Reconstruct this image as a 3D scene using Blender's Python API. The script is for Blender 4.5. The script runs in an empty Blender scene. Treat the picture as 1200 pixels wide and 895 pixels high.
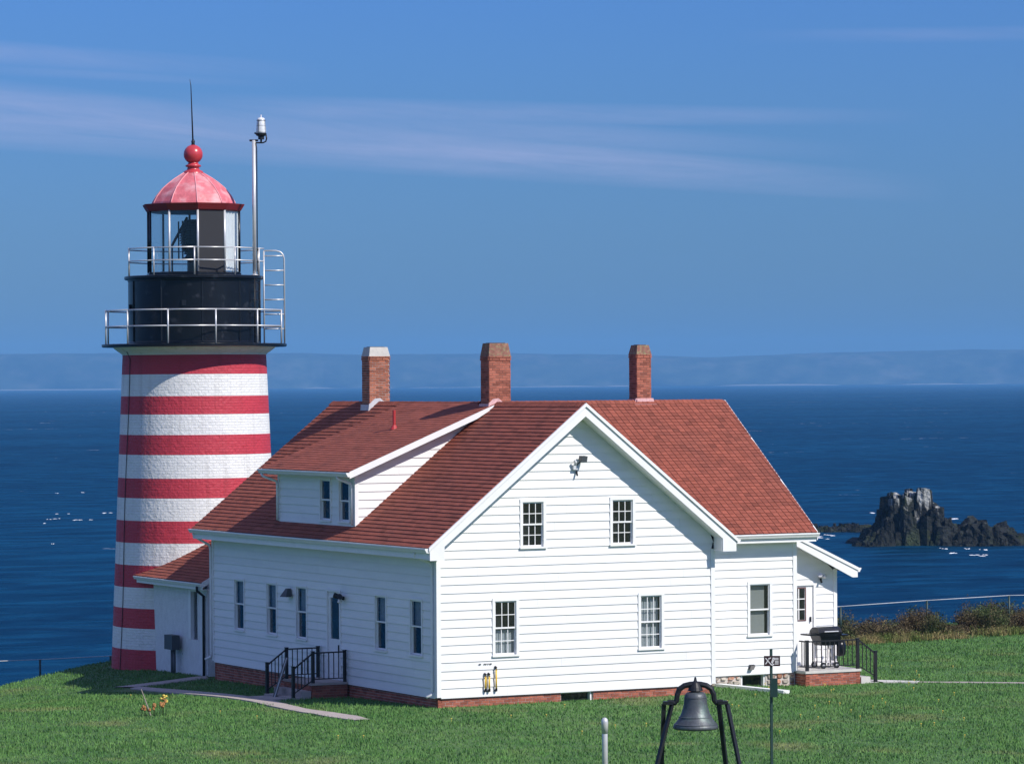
import bpy, math, random
import numpy as np
from mathutils import Vector

random.seed(7)
rng = np.random.default_rng(11)
S = bpy.context.scene
COL = S.collection

# ------------------------------------------------------------------ camera
# house axes are the world axes: x runs along the white gable, y towards the tower, z up
YAW, ROLL, FPX = 0.4852, 0.0066, 4250.8
CAM = Vector((-40.296, -80.497, 8.134))
cy, sy = math.cos(YAW), math.sin(YAW)
RV, FV, UV = Vector((cy, -sy, 0)), Vector((sy, cy, 0)), Vector((0, 0, 1))
cam = bpy.data.cameras.new('camera')
cam.sensor_width = 36.0
cam.lens = 36.0 * FPX / 1200.0
cam.clip_start, cam.clip_end = 0.5, 60000
camo = bpy.data.objects.new('camera', cam)
COL.objects.link(camo)
rv = (RV - ROLL * UV).normalized()
uv = (UV + ROLL * RV).normalized()
from mathutils import Matrix
camo.matrix_world = Matrix(((rv.x, uv.x, -FV.x, CAM.x), (rv.y, uv.y, -FV.y, CAM.y), (rv.z, uv.z, -FV.z, CAM.z), (0, 0, 0, 1)))
S.camera = camo

# ------------------------------------------------------------------ sky, sun, exposure
SUN = Vector((0.47, -1.0, 1.0)).normalized()          # direction towards the sun
w = bpy.data.worlds.new('World'); S.world = w; w.use_nodes = True
nt = w.node_tree; nt.nodes.clear()
out = nt.nodes.new('ShaderNodeOutputWorld'); bg = nt.nodes.new('ShaderNodeBackground')
sky = nt.nodes.new('ShaderNodeTexSky'); sky.sky_type = 'NISHITA'; sky.sun_disc = False
sky.sun_elevation = math.asin(SUN.z); sky.sun_rotation = math.atan2(SUN.x, SUN.y)
sky.altitude = 0; sky.air_density = 1.6; sky.dust_density = 0.3; sky.ozone_density = 2.5
tint = nt.nodes.new('ShaderNodeMix'); tint.data_type = 'RGBA'; tint.blend_type = 'MULTIPLY'
tint.inputs['Factor'].default_value = 1.0
tint.inputs[7].default_value = (0.180, 0.400, 1.10, 1)
nt.links.new(sky.outputs[0], tint.inputs[6])
# thin cirrus: streaks in azimuth / elevation, plus a veil overhead added for fill light
geo = nt.nodes.new('ShaderNodeTexCoord')
mp = nt.nodes.new('ShaderNodeMapping'); mp.vector_type = 'POINT'
mp.inputs['Rotation'].default_value = (0, 0, YAW - 0.0)
nt.links.new(geo.outputs['Generated'], mp.inputs[0])
def wmath(op, a, b=None, c=None, clamp=False):
    n = nt.nodes.new('ShaderNodeMath'); n.operation = op; n.use_clamp = clamp
    for i, v in enumerate((a, b, c)):
        if v is None: continue
        if isinstance(v, (int, float)): n.inputs[i].default_value = v
        else: nt.links.new(v, n.inputs[i])
    return n.outputs[0]
sep = nt.nodes.new('ShaderNodeSeparateXYZ'); nt.links.new(mp.outputs[0], sep.inputs[0])
az = wmath('ARCTAN2', sep.outputs[0], sep.outputs[1])
el = wmath('ARCSINE', sep.outputs[2])
# streak space: elevation sheared a little with azimuth
els = wmath('ADD', el, wmath('MULTIPLY', az, 0.085))
comb = nt.nodes.new('ShaderNodeCombineXYZ')
nt.links.new(wmath('MULTIPLY', az, 9.0), comb.inputs[0])
nt.links.new(wmath('MULTIPLY', els, 95.0), comb.inputs[1])
comb.inputs[2].default_value = 3.7
n1 = nt.nodes.new('ShaderNodeTexNoise'); n1.inputs['Scale'].default_value = 1.0
n1.inputs['Detail'].default_value = 10; n1.inputs['Roughness'].default_value = 0.68; n1.inputs['Distortion'].default_value = 0.5
nt.links.new(comb.outputs[0], n1.inputs['Vector'])
def streak(center, slope, half0, half1, a0, a1, amp):
    """band whose centre elevation falls with azimuth and whose half-width tapers from a0 to a1"""
    c_ = wmath('SUBTRACT', center, wmath('MULTIPLY', az, slope))
    f = wmath('DIVIDE', wmath('SUBTRACT', az, a0), a1 - a0, clamp=True)
    hw = wmath('MULTIPLY_ADD', f, half1 - half0, half0)
    d = wmath('DIVIDE', wmath('ABSOLUTE', wmath('SUBTRACT', el, c_)), hw)
    band = wmath('SUBTRACT', 1.0, wmath('MULTIPLY', d, d), clamp=True)
    side = wmath('MULTIPLY', wmath('DIVIDE', wmath('SUBTRACT', az, a0), 0.05, clamp=True),
                 wmath('DIVIDE', wmath('SUBTRACT', a1, az), 0.07, clamp=True))
    return wmath('MULTIPLY', wmath('MULTIPLY', band, side), amp)
tex = wmath('MULTIPLY_ADD', n1.outputs[0], 2.2, -0.45, clamp=True)
b1 = streak(0.0618, 0.085, 0.0135, 0.0040, -0.30, 0.12, 1.0)
b2 = streak(0.0738, 0.018, 0.0050, 0.0022, -0.10, 0.115, 0.6)
b3 = streak(0.0690, 0.070, 0.0060, 0.0030, -0.08, 0.10, 0.5)
b4 = streak(0.0820, 0.060, 0.0060, 0.0030, -0.40, -0.05, 0.6)
b5 = streak(0.0790, 0.050, 0.0020, 0.0012, -0.16, -0.06, 0.55)
b6 = streak(0.0945, 0.004, 0.0022, 0.0030, 0.06, 0.50, 0.32)
b5 = wmath('MAXIMUM', b5, b6)
hi = wmath('MULTIPLY', wmath('DIVIDE', wmath('SUBTRACT', el, 0.115), 0.25, clamp=True), 1.1)  # unseen cirrus above the view, thickened to whiten the fill light
cl = wmath('MAXIMUM', wmath('MAXIMUM', wmath('MAXIMUM', b1, b2), wmath('MAXIMUM', b3, b4)), wmath('MAXIMUM', b5, hi))
cl = wmath('MULTIPLY', wmath('MULTIPLY', cl, tex), 0.60)
mixc = nt.nodes.new('ShaderNodeMix'); mixc.data_type = 'RGBA'
nt.links.new(cl, mixc.inputs['Factor']); nt.links.new(tint.outputs[2], mixc.inputs[6])
mixc.inputs[7].default_value = (4.4, 4.7, 7.2, 1)
nt.links.new(mixc.outputs[2], bg.inputs[0])
bg.inputs[1].default_value = 0.082
nt.links.new(bg.outputs[0], out.inputs[0])

sl = bpy.data.lights.new('sun', 'SUN'); sl.energy = 4.0; sl.angle = math.radians(0.5); sl.color = (1.0, 0.95, 0.88)
so = bpy.data.objects.new('sun', sl); COL.objects.link(so)
so.rotation_euler = SUN.to_track_quat('Z', 'Y').to_euler(); so.location = (30, -60, 60)
S.view_settings.view_transform = 'Standard'; S.view_settings.look = 'None'
S.view_settings.exposure = 0.35; S.view_settings.gamma = 1.0
S.cycles.use_denoising = True
S.cycles.transparent_max_bounces = 16

# ------------------------------------------------------------------ materials
MATS = {}
def pmat(name, col, rough=0.6, var=0.12, scale=6.0, bump=0.0, bscale=40.0, metal=0.0, spec=0.5, attr=None, stretch=None, col2=None, c2=(0.55, 0.7, 1.5)):
    m = bpy.data.materials.new(name); m.use_nodes = True
    t = m.node_tree; N = t.nodes; L = t.links
    b = N['Principled BSDF']
    b.inputs['Roughness'].default_value = rough; b.inputs['Metallic'].default_value = metal
    b.inputs['Specular IOR Level'].default_value = spec
    tc = N.new('ShaderNodeNewGeometry')
    vec = tc.outputs['Position']
    if stretch:
        mpn = N.new('ShaderNodeMapping'); mpn.inputs['Scale'].default_value = stretch
        L.new(vec, mpn.inputs[0]); vec = mpn.outputs[0]
    n = N.new('ShaderNodeTexNoise'); n.inputs['Scale'].default_value = scale; n.inputs['Detail'].default_value = 5
    n.inputs['Roughness'].default_value = 0.65
    L.new(vec, n.inputs['Vector'])
    mr = N.new('ShaderNodeMapRange'); mr.inputs[1].default_value = 0.25; mr.inputs[2].default_value = 0.75
    mr.inputs[3].default_value = 1 - var; mr.inputs[4].default_value = 1 + var
    L.new(n.outputs[0], mr.inputs[0])
    mx = N.new('ShaderNodeMix'); mx.data_type = 'RGBA'; mx.blend_type = 'MULTIPLY'; mx.inputs['Factor'].default_value = 1
    mx.inputs[6].default_value = (*col, 1)
    if col2:
        n2 = N.new('ShaderNodeTexNoise'); n2.inputs['Scale'].default_value = c2[2]; n2.inputs['Detail'].default_value = 4
        L.new(vec, n2.inputs['Vector'])
        m2 = N.new('ShaderNodeMapRange'); m2.inputs[1].default_value = c2[0]; m2.inputs[2].default_value = c2[1]
        L.new(n2.outputs[0], m2.inputs[0])
        mc = N.new('ShaderNodeMix'); mc.data_type = 'RGBA'
        mc.inputs[6].default_value = (*col, 1); mc.inputs[7].default_value = (*col2, 1)
        L.new(m2.outputs[0], mc.inputs['Factor']); L.new(mc.outputs[2], mx.inputs[6])
    fac = mr.outputs[0]
    if attr:
        at = N.new('ShaderNodeAttribute'); at.attribute_name = attr
        mm = N.new('ShaderNodeMath'); mm.operation = 'MULTIPLY'
        L.new(mr.outputs[0], mm.inputs[0]); L.new(at.outputs['Fac'], mm.inputs[1]); fac = mm.outputs[0]
    L.new(fac, mx.inputs[7])
    L.new(mx.outputs[2], b.inputs['Base Color'])
    if bump:
        nb = N.new('ShaderNodeTexNoise'); nb.inputs['Scale'].default_value = bscale; nb.inputs['Detail'].default_value = 4
        L.new(vec, nb.inputs['Vector'])
        bp = N.new('ShaderNodeBump'); bp.inputs['Strength'].default_value = bump; bp.inputs['Distance'].default_value = 0.02
        L.new(nb.outputs[0], bp.inputs['Height']); L.new(bp.outputs[0], b.inputs['Normal'])
    MATS[name] = m
    return m

pmat('white_paint', (0.80, 0.80, 0.79), 0.5, 0.05, 3.0, attr=None)
pmat('siding_paint', (0.79, 0.79, 0.78), 0.5, 0.05, 2.0, 0.10, 30, stretch=(0.6, 0.6, 3.0), attr='tint')
pmat('stucco', (0.70, 0.71, 0.72), 0.85, 0.10, 6.0, 0.7, 22, col2=(0.25, 0.25, 0.27), c2=(0.70, 0.74, 5.0))
pmat('shingle_red', (0.272, 0.078, 0.050), 0.85, 0.16, 5.0, 0.4, 90, attr='tint', spec=0.25, col2=(0.235, 0.072, 0.048), c2=(0.45, 0.72, 0.7))
pmat('deck_dark', (0.05, 0.018, 0.015), 0.9, 0.1)
pmat('brick_red', (0.34, 0.115, 0.075), 0.85, 0.20, 7.0, 0.4, 60, attr='tint', spec=0.2)
pmat('brick_orange', (0.36, 0.13, 0.075), 0.85, 0.20, 7.0, 0.4, 60, attr='tint', spec=0.2)
pmat('mortar', (0.55, 0.50, 0.46), 0.9, 0.10, 9.0, spec=0.2)
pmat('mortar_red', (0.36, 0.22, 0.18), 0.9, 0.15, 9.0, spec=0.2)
pmat('cement', (0.50, 0.48, 0.44), 0.85, 0.14, 8.0, 0.4, 40, spec=0.2)
pmat('cement_lichen', (0.25, 0.12, 0.09), 0.9, 0.35, 9.0, 0.5, 40, spec=0.2, col2=(0.27, 0.23, 0.13), c2=(0.46, 0.66, 14.0))
pmat('flashing', (0.55, 0.56, 0.58), 0.5, 0.2, 12.0)
pmat('flashing_pink', (0.66, 0.40, 0.40), 0.7, 0.3, 14.0)
pmat('black_metal', (0.004, 0.005, 0.008), 0.30, 0.3, 3.0, 0.12, 5, spec=0.4, col2=(0.022, 0.024, 0.030), c2=(0.60, 0.72, 3.0))
pmat('black_iron', (0.012, 0.013, 0.015), 0.45, 0.15, 5.0, spec=0.35)
pmat('bell_bronze', (0.085, 0.095, 0.105), 0.48, 0.3, 7.0, 0.2, 25, metal=0.35, col2=(0.11, 0.15, 0.14), c2=(0.5, 0.65, 4.0))
pmat('galvanised', (0.62, 0.62, 0.62), 0.38, 0.10, 12.0, metal=0.35)
pmat('dome_rib', (0.75, 0.33, 0.35), 0.5, 0.1)
pmat('dome_red', (0.60, 0.145, 0.165), 0.55, 0.25, 5.0, 0.6, 7, col2=(0.66, 0.30, 0.31), c2=(0.48, 0.64, 2.6))
pmat('dome_red_dark', (0.22, 0.016, 0.018), 0.55, 0.15, 5.0)
pmat('ball_red', (0.48, 0.045, 0.055), 0.30, 0.12, 6.0)
pmat('pipe_red', (0.42, 0.03, 0.03), 0.5, 0.1)
pmat('yellow_paint', (0.78, 0.48, 0.03), 0.45, 0.1)
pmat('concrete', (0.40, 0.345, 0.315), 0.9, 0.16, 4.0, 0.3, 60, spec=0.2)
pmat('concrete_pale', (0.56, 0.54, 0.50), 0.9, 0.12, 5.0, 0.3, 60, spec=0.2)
pmat('stone', (0.46, 0.41, 0.35), 0.85, 0.25, 6.0, 0.5, 25, attr='tint', spec=0.2, col2=(0.40, 0.20, 0.13), c2=(0.52, 0.6, 3.0))
pmat('grey_wood', (0.10, 0.095, 0.09), 0.8, 0.2, 9.0)
pmat('meter_grey', (0.060, 0.068, 0.075), 0.5, 0.1)
pmat('sign_maroon', (0.028, 0.008, 0.010), 0.5, 0.1)
pmat('sign_white', (0.75, 0.72, 0.72), 0.6, 0.05)
pmat('box_green', (0.010, 0.035, 0.030), 0.5, 0.15)
pmat('curtain', (0.55, 0.56, 0.55), 0.9, 0.2, 8.0, stretch=(9, 9, 0.5))
pmat('blind', (0.42, 0.41, 0.36), 0.9, 0.1, 8.0, stretch=(1, 1, 20))
pmat('painted_dark', (0.02, 0.02, 0.022), 0.9, 0.1)  # near-black colour painted in for unlit interiors and openings
pmat('frame_brown', (0.13, 0.06, 0.055), 0.6, 0.1)
pmat('leaf_brush', (0.090, 0.068, 0.036), 0.85, 0.45, 2.5, col2=(0.060, 0.085, 0.030), c2=(0.48, 0.62, 0.9), spec=0.2, attr='tint')
pmat('dry_grass', (0.24, 0.19, 0.085), 0.85, 0.3, 2.5, spec=0.2, attr='tint', col2=(0.09, 0.13, 0.03), c2=(0.4, 0.6, 1.2))
pmat('flower_yellow', (0.62, 0.48, 0.08), 0.7, 0.1)
pmat('flower_orange', (0.34, 0.16, 0.05), 0.8, 0.3, 20)
pmat('stick', (0.30, 0.26, 0.22), 0.85, 0.2)
pmat('leaf_green', (0.05, 0.10, 0.025), 0.7, 0.2)
pmat('lens_glass', (0.02, 0.035, 0.04), 0.12, 0.1, spec=0.8)
pmat('dark_panel', (0.011, 0.011, 0.015), 0.6, 0.06)
pmat('rock', (0.013, 0.015, 0.014), 0.85, 0.65, 1.3, 1.0, 1.6, spec=0.2, attr='tint', col2=(0.026, 0.034, 0.016), c2=(0.5, 0.62, 0.25))
pmat('guano', (0.52, 0.51, 0.48), 0.85, 0.3, 1.2)
pmat('cliff_rock', (0.045, 0.055, 0.035), 0.9, 0.6, 0.012, 0, spec=0.1, stretch=(1, 1, 2.5), col2=(0.075, 0.075, 0.060), c2=(0.50, 0.68, 0.006))
pmat('shore_rock', (0.22, 0.21, 0.19), 0.9, 0.2, 0.01, spec=0.1)
pmat('frosted', (0.68, 0.70, 0.72), 0.2, 0.25, 14.0)
pmat('foam', (0.80, 0.82, 0.84), 0.8, 0.1, 1.0)

def paint_brick(name, col, dirt=(0.10, 0.09, 0.09)):
    """painted brickwork of the tower: relief only from bump, plus chips of worn paint"""
    m = pmat(name, col, 0.6, 0.07, 2.2)
    t = m.node_tree; N = t.nodes; L = t.links; b = N['Principled BSDF']
    tc = N.new('ShaderNodeTexCoord'); sp = N.new('ShaderNodeSeparateXYZ'); L.new(tc.outputs['Object'], sp.inputs[0])
    a = N.new('ShaderNodeMath'); a.operation = 'ARCTAN2'; L.new(sp.outputs[1], a.inputs[0]); L.new(sp.outputs[0], a.inputs[1])
    s = N.new('ShaderNodeMath'); s.operation = 'MULTIPLY'; s.inputs[1].default_value = 2.4; L.new(a.outputs[0], s.inputs[0])
    cb = N.new('ShaderNodeCombineXYZ'); L.new(s.outputs[0], cb.inputs[0]); L.new(sp.outputs[2], cb.inputs[1])
    br = N.new('ShaderNodeTexBrick'); L.new(cb.outputs[0], br.inputs['Vector'])
    br.inputs['Scale'].default_value = 1.0; br.inputs['Mortar Size'].default_value = 0.010
    br.inputs['Brick Width'].default_value = 0.22; br.inputs['Row Height'].default_value = 0.08
    br.inputs['Color1'].default_value = (1, 1, 1, 1); br.inputs['Color2'].default_value = (0.75, 0.75, 0.75, 1); br.inputs['Mortar'].default_value = (0, 0, 0, 1)
    br.inputs['Mortar Smooth'].default_value = 0.4
    nz = N.new('ShaderNodeTexNoise'); nz.inputs['Scale'].default_value = 9; nz.inputs['Detail'].default_value = 5
    L.new(tc.outputs['Object'], nz.inputs['Vector'])
    ad = N.new('ShaderNodeMath'); ad.operation = 'MULTIPLY_ADD'; L.new(nz.outputs[0], ad.inputs[0]); ad.inputs[1].default_value = 1.5
    L.new(br.outputs['Color'], ad.inputs[2])
    bp = N.new('ShaderNodeBump'); bp.inputs['Strength'].default_value = 0.75; bp.inputs['Distance'].default_value = 0.022
    L.new(ad.outputs[0], bp.inputs['Height']); L.new(bp.outputs[0], b.inputs['Normal'])
    # chipped, stained joints
    src = b.inputs['Base Color'].links[0].from_socket
    n3 = N.new('ShaderNodeTexNoise'); n3.inputs['Scale'].default_value = 3.2; n3.inputs['Detail'].default_value = 8; n3.inputs['Roughness'].default_value = 0.8
    L.new(tc.outputs['Object'], n3.inputs['Vector'])
    r3 = N.new('ShaderNodeMapRange'); r3.inputs[1].default_value = 0.62; r3.inputs[2].default_value = 0.72; r3.inputs[4].default_value = 0.55
    L.new(n3.outputs[0], r3.inputs[0])
    mx = N.new('ShaderNodeMix'); mx.data_type = 'RGBA'; L.new(r3.outputs[0], mx.inputs['Factor']); L.new(src, mx.inputs[6])
    mx.inputs[7].default_value = (*dirt, 1)
    mps = N.new('ShaderNodeMapping'); mps.inputs['Scale'].default_value = (4.5, 4.5, 0.22); L.new(tc.outputs['Object'], mps.inputs[0])
    n4 = N.new('ShaderNodeTexNoise'); n4.inputs['Scale'].default_value = 1.0; n4.inputs['Detail'].default_value = 6; L.new(mps.outputs[0], n4.inputs['Vector'])
    r4 = N.new('ShaderNodeMapRange'); r4.inputs[1].default_value = 0.54; r4.inputs[2].default_value = 0.72; r4.inputs[4].default_value = 0.38; L.new(n4.outputs[0], r4.inputs[0])
    mx4 = N.new('ShaderNodeMix'); mx4.data_type = 'RGBA'; L.new(r4.outputs[0], mx4.inputs['Factor']); L.new(mx.outputs[2], mx4.inputs[6]); mx4.inputs[7].default_value = (*dirt, 1)
    L.new(mx4.outputs[2], b.inputs['Base Color'])
    return m
paint_brick('tower_red', (0.50, 0.038, 0.060), (0.20, 0.015, 0.02))
paint_brick('tower_white', (0.78, 0.78, 0.76), (0.42, 0.40, 0.37))

def glass_mat(name, tint, refl=0.10, rough=0.02):
    m = bpy.data.materials.new(name); m.use_nodes = True
    N = m.node_tree.nodes; L = m.node_tree.links; N.clear()
    o = N.new('ShaderNodeOutputMaterial'); mix = N.new('ShaderNodeMixShader'); tr = N.new('ShaderNodeBsdfTransparent'); gl = N.new('ShaderNodeBsdfGlossy')
    tr.inputs[0].default_value = (*tint, 1); gl.inputs['Roughness'].default_value = rough
    lw = N.new('ShaderNodeLayerWeight'); lw.inputs[0].default_value = 0.5
    fr = N.new('ShaderNodeMath'); fr.operation = 'POWER'; fr.inputs[1].default_value = 4.0; L.new(lw.outputs['Facing'], fr.inputs[0])
    nz = N.new('ShaderNodeTexNoise'); nz.inputs['Scale'].default_value = 1.6
    tc = N.new('ShaderNodeNewGeometry'); L.new(tc.outputs['Position'], nz.inputs['Vector'])
    bp = N.new('ShaderNodeBump'); bp.inputs['Strength'].default_value = 0.15; bp.inputs['Distance'].default_value = 0.02
    L.new(nz.outputs[0], bp.inputs['Height']); L.new(bp.outputs[0], gl.inputs['Normal'])
    ad = N.new('ShaderNodeMath'); ad.operation = 'ADD'; ad.inputs[1].default_value = refl; L.new(fr.outputs[0], ad.inputs[0])
    L.new(ad.outputs[0], mix.inputs[0]); L.new(tr.outputs[0], mix.inputs[1]); L.new(gl.outputs[0], mix.inputs[2]); L.new(mix.outputs[0], o.inputs[0])
    MATS[name] = m
glass_mat('window_glass', (0.82, 0.85, 0.87), 0.05)
glass_mat('lantern_glass', (0.93, 0.95, 0.96), 0.04)

# ------------------------------------------------------------------ geometry helpers
class MB:
    def __init__(s): s.v = []; s.f = []; s.t = []; s.sm = False
    def face(s, pts, tint=1.0):
        b = len(s.v); s.v += [tuple(p) for p in pts]; s.f.append(tuple(range(b, b + len(pts)))); s.t.append(tint)
    def hexa(s, p, tint=1.0):
        b = len(s.v); s.v += [tuple(q) for q in p]
        for f in ((0, 3, 2, 1), (4, 5, 6, 7), (0, 1, 5, 4), (1, 2, 6, 5), (2, 3, 7, 6), (3, 0, 4, 7)):
            s.f.append(tuple(b + i for i in f)); s.t.append(tint)
        return s
    def box(s, x0, x1, y0, y1, z0, z1, tint=1.0):
        return s.hexa(((x0, y0, z0), (x1, y0, z0), (x1, y1, z0), (x0, y1, z0), (x0, y0, z1), (x1, y0, z1), (x1, y1, z1), (x0, y1, z1)), tint)
    def lbox(s, O, e, n, a0, a1, b0, b1, z0, z1, tint=1.0):
        """box in a wall frame: a along e, b outwards along n"""
        def P(a, b, z): return (O[0] + e[0] * a + n[0] * b, O[1] + e[1] * a + n[1] * b, O[2] + z)
        return s.hexa((P(a0, b0, z0), P(a1, b0, z0), P(a1, b1, z0), P(a0, b1, z0), P(a0, b0, z1), P(a1, b0, z1), P(a1, b1, z1), P(a0, b1, z1)), tint)
    def prism(s, poly, d0, d1, f):
        """extrude a 2D polygon; f(p, q, d) -> 3D point"""
        n = len(poly); b = len(s.v)
        s.v += [tuple(f(p, q, d0)) for p, q in poly] + [tuple(f(p, q, d1)) for p, q in poly]
        s.f.append(tuple(b + i for i in range(n))); s.f.append(tuple(b + n + i for i in reversed(range(n))))
        for i in range(n):
            j = (i + 1) % n; s.f.append((b + i, b + n + i, b + n + j, b + j))
        s.t += [1.0] * (n + 2); return s
    def tube(s, pts, r, n=8, cap=True, r2=None):
        pts = [Vector(p) for p in pts]; b = len(s.v); k = len(pts)
        up = Vector((0.13, 0.21, 0.97))
        for i, p in enumerate(pts):
            d = (pts[min(i + 1, k - 1)] - pts[max(i - 1, 0)]).normalized()
            x = d.cross(up)
            if x.length < 0.05: x = d.cross(Vector((1, 0, 0)))
            x.normalize(); y = d.cross(x)
            rr = r if r2 is None else r + (r2 - r) * i / max(1, k - 1)
            for j in range(n):
                a = 2 * math.pi * (j + 0.5) / n; s.v.append(tuple(p + (x * math.cos(a) + y * math.sin(a)) * rr))
        for i in range(k - 1):
            for j in range(n):
                c = (j + 1) % n; s.f.append((b + i * n + j, b + i * n + c, b + (i + 1) * n + c, b + (i + 1) * n + j)); s.t.append(1.0)
        if cap:
            s.f.append(tuple(b + j for j in reversed(range(n)))); s.f.append(tuple(b + (k - 1) * n + j for j in range(n))); s.t += [1.0, 1.0]
        return s
    def bar(s, p, q, a, bb=None):
        """square bar from p to q"""
        p = Vector(p); q = Vector(q); d = (q - p).normalized(); bb = bb or a
        x = d.cross(Vector((0, 0, 1)))
        if x.length < 0.05: x = Vector((1, 0, 0))
        x.normalize(); y = d.cross(x).normalized(); x = x * a / 2; y = y * bb / 2
        return s.hexa((p - x - y, p + x - y, p + x + y, p - x + y, q - x - y, q + x - y, q + x + y, q - x + y))
    def lathe(s, prof, n, c, ph=0.0, closed=True):
        """prof: (r, z) list; angle from +x"""
        b = len(s.v); m = len(prof)
        for r, z in prof:
            for j in range(n):
                a = ph + 2 * math.pi * j / n; s.v.append((c[0] + r * math.cos(a), c[1] + r * math.sin(a), c[2] + z))
        for i in range(m - 1):
            for j in range(n):
                k = (j + 1) % n; s.f.append((b + i * n + j, b + i * n + k, b + (i + 1) * n + k, b + (i + 1) * n + j)); s.t.append(1.0)
        if closed:
            s.f.append(tuple(b + j for j in reversed(range(n)))); s.f.append(tuple(b + (m - 1) * n + j for j in range(n))); s.t += [1.0, 1.0]
        return s
    def build(s, name, mat, parent=None, smooth=False, base=None, **props):
        o0 = BASE.get(parent.name, (0, 0, 0)) if parent else (base or (0, 0, 0))
        me = bpy.data.meshes.new(name)
        me.from_pydata([(x - o0[0], y - o0[1], z - o0[2]) for x, y, z in s.v], [], s.f)
        if any(t != 1.0 for t in s.t) or mat in ('shingle_red', 'brick_red', 'brick_orange', 'stone', 'siding_paint'):
            at = me.attributes.new('tint', 'FLOAT', 'FACE'); at.data.foreach_set('value', s.t)
        me.materials.append(MATS[mat])
        if smooth:
            me.polygons.foreach_set('use_smooth', [True] * len(me.polygons))
        o = bpy.data.objects.new(name, me); COL.objects.link(o)
        if parent: o.parent = parent
        else: o.location = o0
        BASE[o.name] = o0
        for k, v in props.items(): o[k] = v
        return o
BASE = {}
def thing(name, label, cat, loc, group=None):
    o = bpy.data.objects.new(name, None); COL.objects.link(o); o.location = loc; o.empty_display_size = 0.2
    o['label'] = label; o['category'] = cat
    if group: o['group'] = group
    BASE[o.name] = tuple(loc); return o
def smooth_by_angle(o, ang=40):
    me = o.data; me.polygons.foreach_set('use_smooth', [True] * len(me.polygons))
    me.set_sharp_from_angle(angle=math.radians(ang)) if hasattr(me, 'set_sharp_from_angle') else None
def sstep(x, a, b):
    t = np.clip((np.asarray(x, float) - a) / (b - a), 0, 1); return t * t * (3 - 2 * t)

# ------------------------------------------------------------------ value noise for terrain
def vnoise(x, y, seed=0):
    x = np.asarray(x, float); y = np.asarray(y, float)
    xi = np.floor(x).astype(np.int64); yi = np.floor(y).astype(np.int64); fx = x - xi; fy = y - yi
    fx = fx * fx * (3 - 2 * fx); fy = fy * fy * (3 - 2 * fy)
    def h(a, b):
        n = (a * 374761393 + b * 668265263 + seed * 974634777) & 0x7fffffff
        n = ((n ^ (n >> 13)) * 1274126177) & 0x7fffffff
        return ((n ^ (n >> 16)) & 0xffff) / 65535.0
    return (h(xi, yi) * (1 - fx) + h(xi + 1, yi) * fx) * (1 - fy) + (h(xi, yi + 1) * (1 - fx) + h(xi + 1, yi + 1) * fx) * fy
def fbm(x, y, seed=0, o=4):
    s = 0; a = 0.5
    for i in range(o): s = s + a * vnoise(x * 2 ** i, y * 2 ** i, seed + i); a *= 0.5
    return s

SEA = -12.5
def ground(u, v):
    u = np.asarray(u, float); v = np.asarray(v, float)
    wgt = 1 - 0.65 * sstep(u, 4, 12)
    vc = np.clip(v, -6, 24)
    z = 0.06 - 0.02 * vc * wgt - 0.10 * np.clip(-u, 0, 14) * sstep(v, 6, 18) - 0.11 * sstep(u, 8.3, 12.2)
    vd = np.where(u < 3, 22.2 + 0.65 * (np.clip(u, -6, 3) + 2.4), 25.7)      # crest on the tower side
    z = z - 0.27 * np.clip(v - vd, 0, 6)
    d = (u - CAM.x) * sy + (v - CAM.y) * cy
    z = z + 0.0009 * np.clip(84 - d, 0, 100) ** 2
    edge = 29.5 + (20.8 - 29.5) * sstep(u, 6, 18) + 0.2 * np.clip(u - 22, 0, 40) + 1.2 * (fbm(u * .22, v * .1, 5) - .5)
    z = z - np.clip((v - edge) * 4.0, 0, 16) * (0.8 + 0.5 * fbm(u * .5, v * .5, 9))
    z = z + 0.05 * (fbm(u * .35, v * .35, 2) - .47) * sstep(np.abs(u - 5) + np.abs(v - 7), 9, 14)
    return z
def g1(u, v): return float(ground(u, v))

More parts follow.
